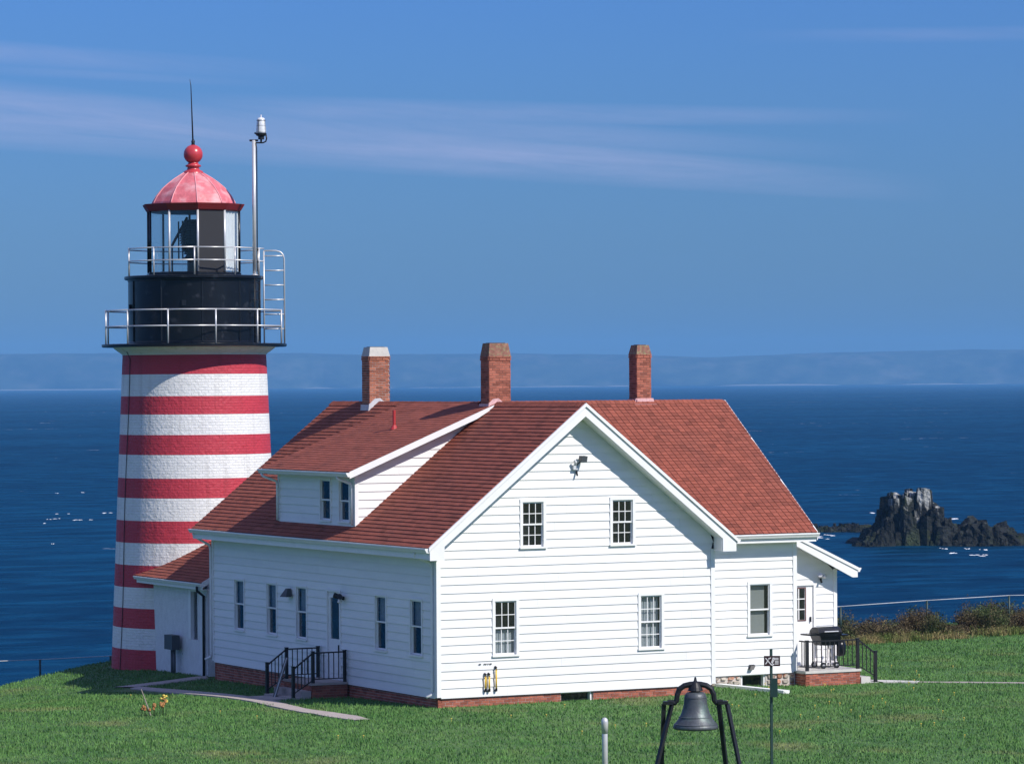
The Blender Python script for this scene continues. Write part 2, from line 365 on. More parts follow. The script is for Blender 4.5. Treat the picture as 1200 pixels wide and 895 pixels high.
# ------------------------------------------------------------------ the setting
def grass_material(name, blade):
    m = bpy.data.materials.new(name); m.use_nodes = True
    N = m.node_tree.nodes; L = m.node_tree.links; b = N['Principled BSDF']
    b.inputs['Roughness'].default_value = 0.75; b.inputs['Specular IOR Level'].default_value = 0.25
    tc = N.new('ShaderNodeNewGeometry')
    def noise(sc, det=4):
        n = N.new('ShaderNodeTexNoise'); n.inputs['Scale'].default_value = sc; n.inputs['Detail'].default_value = det; L.new(tc.outputs['Position'], n.inputs['Vector']); return n.outputs[0]
    def rmp(x, a, c, lo=0.0, hi=1.0):
        r = N.new('ShaderNodeMapRange'); r.inputs[1].default_value = a; r.inputs[2].default_value = c; r.inputs[3].default_value = lo; r.inputs[4].default_value = hi; L.new(x, r.inputs[0]); return r.outputs[0]
    def mixc(f, a, c, mode='MIX'):
        x = N.new('ShaderNodeMix'); x.data_type = 'RGBA'; x.blend_type = mode
        if isinstance(f, float): x.inputs['Factor'].default_value = f
        else: L.new(f, x.inputs['Factor'])
        for i, c_ in ((6, a), (7, c)):
            if isinstance(c_, tuple): x.inputs[i].default_value = (*c_, 1)
            else: L.new(c_, x.inputs[i])
        return x.outputs[2]
    c = mixc(rmp(noise(0.55), 0.35, 0.65), (0.062, 0.165, 0.036), (0.100, 0.225, 0.054))
    c = mixc(rmp(noise(2.6), 0.40, 0.70, 0, 0.6), c, (0.145, 0.235, 0.075))
    c = mixc(rmp(noise(0.28, 6), 0.57, 0.70, 0, 0.55), c, (0.23, 0.205, 0.090))
    if blade:
        at = N.new('ShaderNodeAttribute'); at.attribute_name = 'tint'
        mm = N.new('ShaderNodeMix'); mm.data_type = 'RGBA'; mm.blend_type = 'MULTIPLY'; mm.inputs['Factor'].default_value = 1
        L.new(c, mm.inputs[6]); L.new(at.outputs['Fac'], mm.inputs[7]); c = mm.outputs[2]
    else:
        c = mixc(1.0, c, (0.75, 0.72, 0.7), 'MULTIPLY')
    L.new(c, b.inputs['Base Color'])
    if not blade:
        # bare rock and soil on steep faces
        sp = N.new('ShaderNodeSeparateXYZ'); L.new(tc.outputs['Normal'], sp.inputs[0])
        L.new(mixc(rmp(sp.outputs[2], 0.55, 0.8), (0.07, 0.055, 0.045), c), b.inputs['Base Color'])
        bp = N.new('ShaderNodeBump'); bp.inputs['Strength'].default_value = 0.6; bp.inputs['Distance'].default_value = 0.05
        L.new(noise(14.0, 6), bp.inputs['Height']); L.new(bp.outputs[0], b.inputs['Normal'])
    MATS[name] = m
grass_material('lawn', False); grass_material('blades', True)

us = np.concatenate([np.arange(-90, -14, 2.0), np.arange(-14, 40, 0.5), np.arange(40, 90.1, 2.0)])
vs = np.concatenate([np.arange(-110, -26, 2.0), np.arange(-26, 36.1, 0.5)])
UU, VV = np.meshgrid(us, vs); ZZ = np.maximum(ground(UU, VV), SEA - 1.0)
def grid_mesh(name, X, Y, Z, mat, smooth=True, **props):
    h, w_ = X.shape
    me = bpy.data.meshes.new(name)
    idx = np.arange(h * w_).reshape(h, w_)
    q = np.stack([idx[:-1, :-1], idx[:-1, 1:], idx[1:, 1:], idx[1:, :-1]], -1).reshape(-1, 4)
    me.vertices.add(h * w_); me.vertices.foreach_set('co', np.stack([X, Y, Z], -1).reshape(-1).astype(np.float32))
    me.loops.add(q.size); me.loops.foreach_set('vertex_index', q.reshape(-1).astype(np.int32))
    me.polygons.add(len(q)); me.polygons.foreach_set('loop_start', np.arange(0, q.size, 4, dtype=np.int32))
    me.update(calc_edges=True); me.validate()
    if smooth: me.polygons.foreach_set('use_smooth', np.ones(len(q), bool))
    me.materials.append(MATS[mat])
    o = bpy.data.objects.new(name, me); COL.objects.link(o)
    for k, v in props.items(): o[k] = v
    return o
grid_mesh('ground', UU, VV, ZZ, 'lawn', kind='structure')

def cam_pt(lat, dep, z): return (CAM.x + RV.x * lat + FV.x * dep, CAM.y + RV.y * lat + FV.y * dep, z)

# sea
m = bpy.data.materials.new('sea_water'); m.use_nodes = True; MATS['sea_water'] = m
N = m.node_tree.nodes; L = m.node_tree.links; b = N['Principled BSDF']
b.inputs['Roughness'].default_value = 0.9; b.inputs['Specular IOR Level'].default_value = 0.0
tc = N.new('ShaderNodeNewGeometry')
def snoise(scale, rot, sx, det, dist=0.0):
    mpn = N.new('ShaderNodeMapping'); mpn.inputs['Rotation'].default_value = (0, 0, rot); mpn.inputs['Scale'].default_value = (sx, 1, 1)
    L.new(tc.outputs['Position'], mpn.inputs[0])
    n = N.new('ShaderNodeTexNoise'); n.inputs['Scale'].default_value = scale; n.inputs['Detail'].default_value = det; n.inputs['Distortion'].default_value = dist
    L.new(mpn.outputs[0], n.inputs['Vector']); return n.outputs[0]
def smath(op, a, b_=None):
    n = N.new('ShaderNodeMath'); n.operation = op
    for i, v in enumerate((a, b_)):
        if v is None: continue
        if isinstance(v, (int, float)): n.inputs[i].default_value = v
        else: L.new(v, n.inputs[i])
    return n.outputs[0]
hgt = smath('ADD', smath('MULTIPLY', snoise(0.055, YAW + 0.12, 0.40, 6, 0.3), 5.0), smath('MULTIPLY', snoise(0.16, YAW - 0.10, 0.45, 6, 0.4), 2.0))
hgt = smath('ADD', hgt, smath('MULTIPLY', snoise(0.45, YAW + 0.1, 0.5, 5, 0.3), 0.7))
bp = N.new('ShaderNodeBump'); bp.inputs['Strength'].default_value = 1.0; bp.inputs['Distance'].default_value = 1.0
L.new(hgt, bp.inputs['Height']); L.new(bp.outputs[0], b.inputs['Normal'])
# whitecaps
wc = smath('MULTIPLY', snoise(0.30, YAW + 0.1, 0.6, 4, 0.5), snoise(0.02, YAW, 0.5, 3))
r = N.new('ShaderNodeMapRange'); r.inputs[1].default_value = 0.445; r.inputs[2].default_value = 0.475; L.new(wc, r.inputs[0])
# ripple and wind-patch shading too fine to resolve, painted into the water colour
rp = smath('ADD', smath('MULTIPLY', snoise(0.16, YAW + 0.08, 0.62, 10, 0.6), 0.70), smath('MULTIPLY', snoise(0.008, YAW + 0.15, 0.45, 5), 0.30))
rr_ = N.new('ShaderNodeMapRange'); rr_.inputs[1].default_value = 0.38; rr_.inputs[2].default_value = 0.62; L.new(rp, rr_.inputs[0])
wb = N.new('ShaderNodeMix'); wb.data_type = 'RGBA'; L.new(rr_.outputs[0], wb.inputs['Factor'])
wb.inputs[6].default_value = (0.0005, 0.009, 0.026, 1); wb.inputs[7].default_value = (0.003, 0.040, 0.088, 1)
mx = N.new('ShaderNodeMix'); mx.data_type = 'RGBA'; L.new(r.outputs[0], mx.inputs['Factor'])
L.new(wb.outputs[2], mx.inputs[6]); mx.inputs[7].default_value = (0.75, 0.78, 0.80, 1)
L.new(mx.outputs[2], b.inputs['Base Color'])
gls = N.new('ShaderNodeBsdfGlossy'); gls.inputs['Roughness'].default_value = 0.22; gls.inputs[0].default_value = (0.2, 0.70, 1.0, 1); L.new(bp.outputs[0], gls.inputs['Normal'])
mxs = N.new('ShaderNodeMixShader'); mxs.inputs[0].default_value = 0.13
L.new(b.outputs[0], mxs.inputs[1]); L.new(gls.outputs[0], mxs.inputs[2]); L.new(mxs.outputs[0], N['Material Output'].inputs[0])
mb = MB(); mb.face([cam_pt(-7000, -1500, SEA), cam_pt(7000, -1500, SEA), cam_pt(7000, 15800, SEA), cam_pt(-7000, 15800, SEA)])
mb.build('sea', 'sea_water', kind='structure')

# far headland across the channel
lat = np.arange(-6400, 6401, 40.0)
px = 600 + lat / 14000 * FPX
top_px = np.interp(px, [-900, 46, 140, 340, 430, 600, 720, 830, 900, 960, 1040, 1154, 2200], [416, 413.5, 413, 413, 415.5, 413, 414, 417.5, 415.5, 413, 410.5, 408.5, 412]) + ROLL * (px - 600)
top = CAM.z + (447.3 - top_px) / FPX * 14000
top = top + 7 * (fbm(lat * .006, lat * 0, 3) - .47) + 3 * (fbm(lat * .03, lat * 0, 8) - .47)
prof = [(0.00, 0), (0.0, 0.02), (0.02, 0.05), (0.10, 0.30), (0.22, 0.62), (0.40, 0.86), (0.75, 0.97), (1.0, 1.0), (2.0, 1.02), (6.0, 1.0)]
X = np.zeros((len(prof), len(lat))); Y = X.copy(); Z = X.copy()
for i, (dd, hh) in enumerate(prof):
    nz = fbm(lat * .012, lat * 0 + i * .35, 4) - .47; n2 = fbm(lat * .003, lat * 0 + i * .1, 6) - .47
    dep = 14000 + dd * 180 + (nz * 110 + n2 * 260) * (1 if 0 < i < 8 else 0.3)
    X[i] = CAM.x + RV.x * lat + FV.x * dep; Y[i] = CAM.y + RV.y * lat + FV.y * dep
    Z[i] = SEA - 2 + (top - SEA) * hh + (nz * 14 if 2 < i < 7 else 0)
grid_mesh('far_headland', X, Y, Z, 'cliff_rock', False, kind='structure')
mb = MB()
for i in range(len(lat) - 1):
    a, c = lat[i], lat[i + 1]; h0, h1 = [3 + 4 * fbm(t * .02, 0, 12) for t in (a, c)]; dd = 13955
    mb.face([cam_pt(a, dd, SEA - .5), cam_pt(c, dd, SEA - .5), cam_pt(c, dd + 60, SEA + h1), cam_pt(a, dd + 60, SEA + h0)])
mb.build('far_beach', 'shore_rock', kind='structure')

# sea rock
def rock_field(name, l0, l1, dep, depth, sil, mat, seed, label, cat, taper=0.45):
    nx, ny = 320, 90   # samples of the height profile
    lt = np.linspace(l0, l1, nx); dp = np.linspace(-depth, depth, ny); LL, DD = np.meshgrid(lt, dp)
    warp = 0.9 * (fbm(LL * .8 + 3, DD * .6, seed) - .47)
    h = np.interp(LL + warp, [p[0] for p in sil], [p[1] for p in sil])
    halfd = 3.2 + depth * taper * (1 - np.clip(h / 7, 0, 1)) + 2.2 * (fbm(LL * .5, DD * .15, seed + 3) - .47)
    fall = 1 - sstep(np.abs(DD + warp), halfd * .62, halfd * 1.25)
    crack = np.abs(fbm(LL * .9, DD * .25, seed + 5, 5) - .47)            # vertical joints in the rock
    z = (h + 1.0) * fall - 1.0 - np.clip(.10 - crack, 0, .1) * 16 * np.clip(h / 4, .25, 1) * fall + 1.1 * (fbm(LL * 1.6, DD * 1.6, seed + 7, 5) - .47) * fall + .35 * (rng.random(LL.shape) - .5) * fall
    z = np.where(fall < .02, -2.5, z)
    mb = MB(); step = 0.62
    for gl_ in np.arange(l0, l1, step):
        for gd in np.arange(-depth, depth, step * 1.25):
            cl_, cd = gl_ + random.uniform(-.3, .3), gd + random.uniform(-.4, .4)
            i_, j_ = int(np.clip((cl_ - l0) / (l1 - l0) * (nx - 1), 0, nx - 1)), int(np.clip((cd + depth) / (2 * depth) * (ny - 1), 0, ny - 1))
            hz0 = z[j_, i_]
            if hz0 < -.35: continue
            hz0 += random.uniform(-.22, .30) * (1 if hz0 > 3 else 1.3) * min(1, max(.1, .15 + hz0 * .45))
            n = random.randint(5, 7); ph = random.uniform(0, 6.28); rad = random.choice((.35, .55, .7, .9, 1.3)) * random.uniform(.8, 1.2); tk_ = .35 if hz0 > 3.2 else min(.7, max(.08, .1 + .28 * hz0)); tilt = (random.uniform(-tk_, tk_), random.uniform(-tk_, tk_)); ln = (random.uniform(-.07, .07), random.uniform(-.07, .07))
            bot, topv = [], []; tpr = random.uniform(.55, .8)
            for q in range(n):
                a = ph + 6.283 * q / n; rq = rad * random.uniform(.75, 1.2); dl, dd_ = rq * math.cos(a), rq * math.sin(a)
                bot.append(cam_pt(cl_ + dl * 1.25, dep + cd + dd_ * 1.25, SEA - 1.2)); topv.append(cam_pt(cl_ + dl * tpr + ln[0] * hz0, dep + cd + dd_ * tpr + ln[1] * hz0, SEA + max(hz0 + tilt[0] * dl + tilt[1] * dd_, -.5)))
            t_ = random.uniform(.6, 1.5); mb.face(topv, t_)
            for q in range(n): mb.face((bot[q], bot[(q + 1) % n], topv[(q + 1) % n], topv[q]), t_)
    return mb.build(name, mat, label=label, category=cat)
def lx(x, dep): return (x - 600) / FPX * dep
DR = 455.0
sil = [(lx(x, DR), h) for x, h in ((990, -1), (1003, .1), (1010, .9), (1020, 1.5), (1029, 2.2), (1032, 3.6), (1037, 3.9), (1040, 5.2), (1044, 6.3), (1057, 6.2), (1059, 5.0), (1062, 6.0), (1065, 6.7), (1078, 6.7), (1080, 4.8), (1096, 4.6), (1098, 2.7), (1110, 2.2), (1122, 1.8), (1140, 2.0), (1160, 1.7), (1190, 1.0), (1215, .2), (1230, -1))]
rock = rock_field('sea_rock', lx(985, DR), lx(1235, DR), DR, 11, sil, 'rock', 21, 'dark jagged sea rock with pale guano-streaked pinnacles off the shore', 'rock')
DR2 = 497.0
sil2 = [(lx(x, DR2), h) for x, h in ((925, -1), (945, .15), (965, .5), (985, .4), (1003, .6), (1020, .3), (1040, -1))]
rock_field('low_reef', lx(920, DR2), lx(1045, DR2), DR2, 7, sil2, 'rock', 33, 'low dark reef barely above the water behind the sea rock', 'reef')

# rock: pale guano on the high pinnacles
m = MATS['rock']; N = m.node_tree.nodes; L = m.node_tree.links; b = N['Principled BSDF']
b.inputs['Normal'].links[0].from_node.inputs['Distance'].default_value = 0.7
src = b.inputs['Base Color'].links[0].from_socket
tc = N.new('ShaderNodeNewGeometry'); sp = N.new('ShaderNodeSeparateXYZ'); L.new(tc.outputs['Position'], sp.inputs[0])
mpn = N.new('ShaderNodeMapping'); mpn.inputs['Scale'].default_value = (1.5, 1.5, 0.35); L.new(tc.outputs['Position'], mpn.inputs[0])
nz = N.new('ShaderNodeTexNoise'); nz.inputs['Scale'].default_value = 0.8; nz.inputs['Detail'].default_value = 5; L.new(mpn.outputs[0], nz.inputs['Vector'])
hz_ = N.new('ShaderNodeMath'); hz_.operation = 'MULTIPLY_ADD'; L.new(sp.outputs[2], hz_.inputs[0]); hz_.inputs[1].default_value = 0.050; hz_.inputs[2].default_value = 0.50
ad = N.new('ShaderNodeMath'); ad.operation = 'ADD'; L.new(hz_.outputs[0], ad.inputs[0]); L.new(nz.outputs[0], ad.inputs[1])
r = N.new('ShaderNodeMapRange'); r.inputs[1].default_value = 0.66; r.inputs[2].default_value = 0.80; L.new(ad.outputs[0], r.inputs[0])
mx = N.new('ShaderNodeMix'); mx.data_type = 'RGBA'; L.new(r.outputs[0], mx.inputs['Factor']); L.new(src, mx.inputs[6]); mx.inputs[7].default_value = (0.40, 0.40, 0.37, 1)
L.new(mx.outputs[2], b.inputs['Base Color'])

# ------------------------------------------------------------------ house: shared builders
SB = 0.32                                   # bottom of the siding
W, LEN, RIDGE, EAVE = 7.98, 14.1, 7.588, 4.073
OU, OV, OB = 0.442, 0.44, 0.43              # overhangs
PITCH = (RIDGE - EAVE) / (W / 2 + OU)
WV, WU, WRV, WE = 2.19, 11.86, 6.5, 1.75    # wing: front wall, right end, ridge, eave
WP = (RIDGE - EAVE) / (WRV - WE)
def roofz(u): return EAVE + (u + OU) * PITCH
house = thing('keepers_house', 'white clapboard keeper\'s house with red shingle roof and three brick chimneys', 'house', (4, 5, 0))
EX = 0.214

def siding(parent, O, e, n, lim, z0, z1, holes=(), ex=EX):
    """clapboards, one object per run of board; lim(z)->(a0,a1); holes (a0,a1,z0,z1)"""
    def P(a, b, z): return (O[0] + e[0] * a + n[0] * b, O[1] + e[1] * a + n[1] * b, z)
    k = 0; z = z0
    while z < z1 - 0.02:
        t = min(z + ex, z1); zt = min(t + 0.02, z1 + 0.005); H = ex + 0.02
        def off(q): return 0.031 - 0.024 * (q - z) / H
        def piece(mb, a0, a1, q0, q1):
            l0, r0 = lim(q0); l1, r1 = lim(q1)
            A0, A1, B0, B1 = max(a0, l0), min(a1, r0), max(a0, l1), min(a1, r1)
            if A1 - A0 < 0.02: return
            if B1 - B0 < 0.005: B0 = B1 = min(max((B0 + B1) / 2, A0), A1); B1 += 0.004
            T = 0.013
            mb.hexa((P(A0, off(q0), q0), P(A1, off(q0), q0), P(A1, off(q0) - T, q0), P(A0, off(q0) - T, q0),
                     P(B0, off(q1), q1), P(B1, off(q1), q1), P(B1, off(q1) - T, q1), P(B0, off(q1) - T, q1)), tn + .02 * math.sin(A0 * 7.3 + z * 11))
        hs = sorted([h for h in holes if h[2] < zt - 0.004 and h[3] > z + 0.004])
        l_, r_ = lim(z); joints = []; q_ = l_ + random.uniform(1.0, 3.6)
        while q_ < r_ - .4: joints.append(q_); q_ += 3.66
        lo, hi = -1e6, 1e6; mb = MB(); cur = lo; tn = random.uniform(.95, 1.02)
        def run(mb, a0, a1):
            for jn in joints:
                if a0 + .12 < jn < a1 - .12:
                    piece(mb, a0, jn - .0015, z, zt)
                    if mb.f: mb.build('siding_board', 'siding_paint', parent)
                    mb = MB(); a0 = jn + .0015
            piece(mb, a0, a1, z, zt); return mb
        for h in hs:
            mb = run(mb, cur, h[0])
            full = h[2] <= z + 0.01 and h[3] >= t - 0.01
            if full:
                if mb.f: mb.build('siding_board', 'siding_paint', parent)
                mb = MB()
            else:
                if h[2] > z + 0.01: piece(mb, h[0], h[1], z, min(h[2], zt))
                if h[3] < zt - 0.005: piece(mb, h[0], h[1], max(h[3], z), zt)
            cur = h[1]
        mb = run(mb, cur, hi)
        if mb.f: mb.build('siding_board', 'siding_paint', parent)
        z = t

def shingles(parent, O, E, Sv, Nv, length, rng_at, ex=0.145, tw=0.30, name='shingles', lift=0.0, amp=0.11, th=0.017, gap=0.004):
    """three-tab shingle courses as real wedges; rng_at(t)->list of (x0,x1)"""
    O, E, Sv, Nv = Vector(O), Vector(E).normalized(), Vector(Sv).normalized(), Vector(Nv).normalized()
    mb = MB(); k = 0; t = 0.0
    while t < length - 0.02:
        t1 = min(t + ex + 0.03, length)
        rowt = random.uniform(0.95, 1.05)
        for x0, x1 in rng_at(t):
            x = x0 - (tw * 0.5 if k % 2 else 0)
            while x < x1:
                a, c = max(x + gap, x0), min(x + tw - gap, x1)
                if c - a > 0.01:
                    ti = rowt * random.uniform(1 - amp, 1 + amp) * (0.80 if random.random() < 0.09 else 1)
                    h0 = lift + th + random.uniform(-0.002, 0.003); h1 = lift + 0.002
                    dt = random.uniform(-0.004, 0.004)
                    p = [O + E * a + Sv * (t + dt), O + E * c + Sv * (t + dt), O + E * c + Sv * t1, O + E * a + Sv * t1]
                    A, B, C, D = p[0] + Nv * h0, p[1] + Nv * h0, p[2] + Nv * h1, p[3] + Nv * h1
                    A0, B0 = p[0] + Nv * lift, p[1] + Nv * lift
                    mb.face((A, B, C, D), ti); mb.face((A0, B0, B, A), ti); mb.face((B0, C, B), ti); mb.face((A0, A, D), ti)
                x += tw
        t += ex; k += 1
    o = mb.build(name, 'shingle_red', parent, kind='stuff'); return o

def bricks(parent, faces, mat='brick_red', mortar='mortar', name='bricks', bw=0.20, bh=0.062, joint=0.012, proud=0.008):
    """faces: list of (O, e, n, width, z0, z1[, holes]); running bond of real bricks in front of a mortar bed"""
    mb = MB(); bed = MB()
    for fc in faces:
        O, e, n, wd, z0, z1 = fc[:6]; holes = fc[6] if len(fc) > 6 else []
        z = z0; k = 0
        while z < z1 - 0.01:
            zt = min(z + bh, z1); x = -(bw / 2 if k % 2 else 0)
            while x < wd:
                a, c = max(x, 0), min(x + bw - joint, wd)
                for h in holes:
                    if z < h[3] and zt > h[2] and c > h[0] and a < h[1]:
                        if a < h[0]: c = h[0]
                        elif c > h[1]: a = h[1]
                        else: c = a
                if c - a > 0.02:
                    mb.lbox(O, e, n, a, c, -0.02, proud + random.uniform(-0.002, 0.004), z - O[2], zt - O[2] - joint * .8, random.uniform(0.68, 1.3))
                x += bw
            z += bh; k += 1
        spans = [(0, wd)]
        for h in holes:
            spans = [s2 for a, c in spans for s2 in ((a, min(c, h[0])), (max(a, h[1]), c)) if s2[1] - s2[0] > 0.02]
        for a, c in spans: bed.lbox(O, e, n, a, c, -0.12, 0.0, z0 - O[2], z1 - O[2] - 0.004)
    core = bed.build(name.rstrip('s') + '_bed', mortar, parent) if bed.f else None
    return mb.build(name, mat, parent, kind='stuff')

def window(parent, O, e, n, a0, a1, z0, z1, muntins=True, curtain=None, fy=0.5, thin=False):
    """double-hung sash window; a0..z1 is the outside of the casing"""
    tw = 0.075 if not thin else 0.05
    cs = MB()
    cs.lbox(O, e, n, a0, a0 + tw, -0.06, 0.045, z0, z1 - tw); cs.lbox(O, e, n, a1 - tw, a1, -0.06, 0.045, z0, z1 - tw)
    cs.lbox(O, e, n, a0, a1, -0.06, 0.048, z1 - tw, z1)
    o = cs.build('window', 'white_paint', parent)
    MB().lbox(O, e, n, a0 - 0.015, a1 + 0.015, -0.06, 0.075, z0 - 0.045, z0).build('sill', 'white_paint', o)
    i0, i1, j0, j1 = a0 + tw, a1 - tw, z0, z1 - tw
    mid = j0 + (j1 - j0) * fy; r = 0.028
    for (q0, q1, bb, nm) in ((mid - 0.02, j1, 0.004, 'upper_sash'), (j0, mid + 0.02, -0.028, 'lower_sash')):
        s_ = MB()
        s_.lbox(O, e, n, i0, i0 + r, bb - 0.03, bb, q0, q1); s_.lbox(O, e, n, i1 - r, i1, bb - 0.03, bb, q0, q1)
        s_.lbox(O, e, n, i0 + r, i1 - r, bb - 0.03, bb, q0, q0 + 0.04); s_.lbox(O, e, n, i0 + r, i1 - r, bb - 0.03, bb, q1 - 0.034, q1)
        if muntins:
            ww = (i1 - i0 - 2 * r)
            for k in (1, 2): s_.lbox(O, e, n, i0 + r + ww * k / 3 - 0.009, i0 + r + ww * k / 3 + 0.009, bb - 0.022, bb - 0.002, q0 + 0.04, q1 - 0.034)
            qm = (q0 + q1) / 2; s_.lbox(O, e, n, i0 + r, i1 - r, bb - 0.022, bb - 0.003, qm - 0.009, qm + 0.009)
        s_.build('sash', 'white_paint', o)
        MB().lbox(O, e, n, i0 + r, i1 - r, bb - 0.018, bb - 0.014, q0 + 0.04, q1 - 0.034).build('pane', 'window_glass', o)
    rm = MB()                                   # near-black box, its colour standing in for the unlit room behind the glass
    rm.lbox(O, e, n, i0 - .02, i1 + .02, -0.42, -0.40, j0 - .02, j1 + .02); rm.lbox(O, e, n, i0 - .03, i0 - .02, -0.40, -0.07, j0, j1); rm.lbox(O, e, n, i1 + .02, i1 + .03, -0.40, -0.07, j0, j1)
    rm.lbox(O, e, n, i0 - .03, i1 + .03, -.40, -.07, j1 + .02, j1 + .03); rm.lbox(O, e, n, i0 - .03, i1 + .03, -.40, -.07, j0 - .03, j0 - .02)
    rm.build('dark_backing', 'painted_dark', o)
    if curtain:
        cm, q0, q1, c0, c1 = curtain
        ct = MB(); K = 14
        for k in range(K):
            x0 = i0 + (i1 - i0) * (c0 + (c1 - c0) * k / K); x1 = i0 + (i1 - i0) * (c0 + (c1 - c0) * (k + 1) / K)
            y0, y1 = [-0.115 + (0.012 * math.sin(t * 2.3) if cm == 'curtain' else 0) for t in (k, k + 1)]
            def P(a, b_, z): return (O[0] + e[0] * a + n[0] * b_, O[1] + e[1] * a + n[1] * b_, O[2] + z)
            za, zb = j0 + (j1 - j0) * q0, j0 + (j1 - j0) * q1
            ct.face((P(x0, y0, za), P(x1, y1, za), P(x1, y1, zb), P(x0, y0, zb)))
        ct.build('curtain', cm, o)
    return o

X_, Y_ = (1, 0, 0), (0, 1, 0); NX, NY = (-1, 0, 0), (0, -1, 0)
# ---- gable wall
gw = [(2.33, 3.07, 3.99, 5.19), (4.92, 5.66, 3.99, 5.19), (1.53, 2.28, 1.31, 2.73), (5.73, 6.49, 1.31, 2.73)]
def gl(z):
    if z < 3.75: return (0.0, W)
    a = (z - EAVE + 0.30) / PITCH - OU; a = max(a, 0.0)
    return (a, W - a)
wall = MB()
for a0, a1 in ((-0.034, 0.085), (W - 0.085, W + 0.034)): wall.lbox((0, 0, 0), X_, NY, a0, a1, -0.05, 0.042, SB, 3.80)
wall.lbox((0, 0, 0), X_, NY, 0.086, W - 0.086, -0.05, 0.036, SB - 0.03, SB - 0.001)
wall = wall.build('wall', 'white_paint', house)
siding(wall, (0, 0, 0), X_, NY, lambda z: gl(z) if z > 3.75 else (0.085, W - 0.085), SB, 7.15, gw)
for i, h in enumerate(gw):
    cur = (None, None, ('curtain', 0.0, 0.46, 0.0, 1.0), ('curtain', 0.0, 1.0, 0.0, 0.95))[i]
    window(house, (0, 0, 0), X_, NY, *h, True, cur, 0.5)
# ---- left wall (in shade)
def lwin(v0, v1): return (v0, v1, 1.31, 2.73)
lws = [lwin(0.76, 1.49), lwin(2.81, 3.53), lwin(7.68, 8.42), lwin(9.64, 10.36), lwin(11.84, 12.57)]
door = (5.57, 6.45, 0.37, 2.72)
wall = MB()
wall.lbox((0, 0, 0), Y_, NX, LEN - 0.09, LEN + 0.03, -0.05, 0.042, SB, 3.8); wall.lbox((0, 0, 0), Y_, NX, 0.0, 0.085, -0.05, 0.040, SB, 3.8)
wall.lbox((0, 0, 0), Y_, NX, 0.086, LEN - 0.1, -0.05, 0.036, SB - 0.03, SB - 0.001)
wall = wall.build('wall', 'white_paint', house)
siding(wall, (0, 0, 0), Y_, NX, lambda z: (0.085, LEN - 0.09), SB, 3.82, lws + [door])
for i, h in enumerate(lws): window(house, (0, 0, 0), Y_, NX, *h, False, ('curtain', 0.52, 1.0, 0.0, 1.0), 0.52, True)
# ---- other walls
wall = MB().box(W + 0.002, W + 0.03, -0.02, 0.08, SB, 3.8).build('wall', 'white_paint', house)
siding(wall, (W, 0, 0), Y_, (1, 0, 0), lambda z: (0.08, WV), SB, 3.82)
def bl(z):
    a = (z - EAVE + 0.30) / PITCH - OU; a = max(a, 0.0); return (a, W - a)
wall = MB().box(0.0, 0.1, LEN - 0.02, LEN + 0.035, SB, 3.8).build('wall', 'white_paint', house)
siding(wall, (0, LEN, 0), X_, (0, 1, 0), bl, SB, 7.15)
ww = (10.34, 11.11, 1.34, 2.77); 
wall = MB(); wall.lbox((0, WV, 0), X_, NY, WU - 0.085, WU + 0.034, -0.05, 0.042, SB, 3.86)
wall.lbox((0, WV, 0), X_, NY, W + 0.04, WU - 0.086, -0.05, 0.036, SB - 0.03, SB - 0.001)
wall = wall.build('wall', 'white_paint', house)
siding(wall, (0, WV, 0), X_, NY, lambda z: (W, WU - 0.085), SB, 3.86, [ww])
window(house, (0, WV, 0), X_, NY, *ww, False, ('blind', 0.0, 1.0, 0.0, 0.86), 0.5)
def wl(z):
    lo = max(WV, WE + (z - EAVE + 0.25) / WP); return (lo, 2 * WRV - lo)
wall = MB().box(WU - 0.02, WU + 0.03, WV, WV + 0.06, SB, 3.8).build('wall', 'white_paint', house)
siding(wall, (WU, 0, 0), Y_, (1, 0, 0), wl, SB, 7.2)
wall = MB().box(WU - 0.1, WU, 2 * WRV - WV - .05, 2 * WRV - WV + 0.03, SB, 3.8).build('wall', 'white_paint', house)
siding(wall, (0, 2 * WRV - WV, 0), X_, (0, 1, 0), lambda z: (W, WU), SB, 3.86)
# ---- side entry shed
EV, EU = 3.6, 14.05
def ez(u): return 3.84 - 0.46 * (u - 12.56)
edoor = (12.50, 13.38, 0.36, 2.58)
wall = MB(); wall.lbox((0, EV, 0), X_, NY, EU - 0.08, EU + 0.03, -0.04, 0.042, SB - .2, ez(EU) - 0.2)
wall = wall.build('wall', 'white_paint', house)
siding(wall, (0, EV, 0), X_, NY, lambda z: (WU + .02, min(EU - 0.08, 12.56 + (3.84 - 0.16 - z) / 0.46)), SB - .2, 4.0, [edoor])
wall = MB().box(EU - 0.01, EU + 0.028, EV, EV + 0.08, SB - .2, 2.9).build('wall', 'white_paint', house)
siding(wall, (EU, 0, 0), Y_, (1, 0, 0), lambda z: (EV + .08, 6.8), SB - .2, 2.98)
MB().box(WU, EU, 6.8, 6.84, 0, 3.0).build('wall', 'white_paint', house)
er = MB(); f_ = lambda p, q, d: (p, d, q)
er.prism([(WU, ez(WU)), (14.45, ez(14.45)), (14.45, ez(14.45) - 0.10), (WU, ez(WU) - 0.10)], EV - 0.45, 7.1, f_)
er = er.build('roof', 'deck_dark', house)
nrm = Vector((0.46, 0, 1)).normalized()
shingles(er, (14.48, EV - 0.46, ez(14.48)), (0, 1, 0), (-1, 0, 0.46), nrm, 2.85, lambda t: [(0, 3.95)])
bg_ = MB(); bg_.prism([(WU + .03, ez(WU + .03) + .02), (14.46, ez(14.46) + .02), (14.46, ez(14.46) - 0.24), (14.30, ez(14.46) - 0.24), (WU + .03, ez(WU + .03) - 0.22)], EV - 0.50, EV - 0.455, f_)
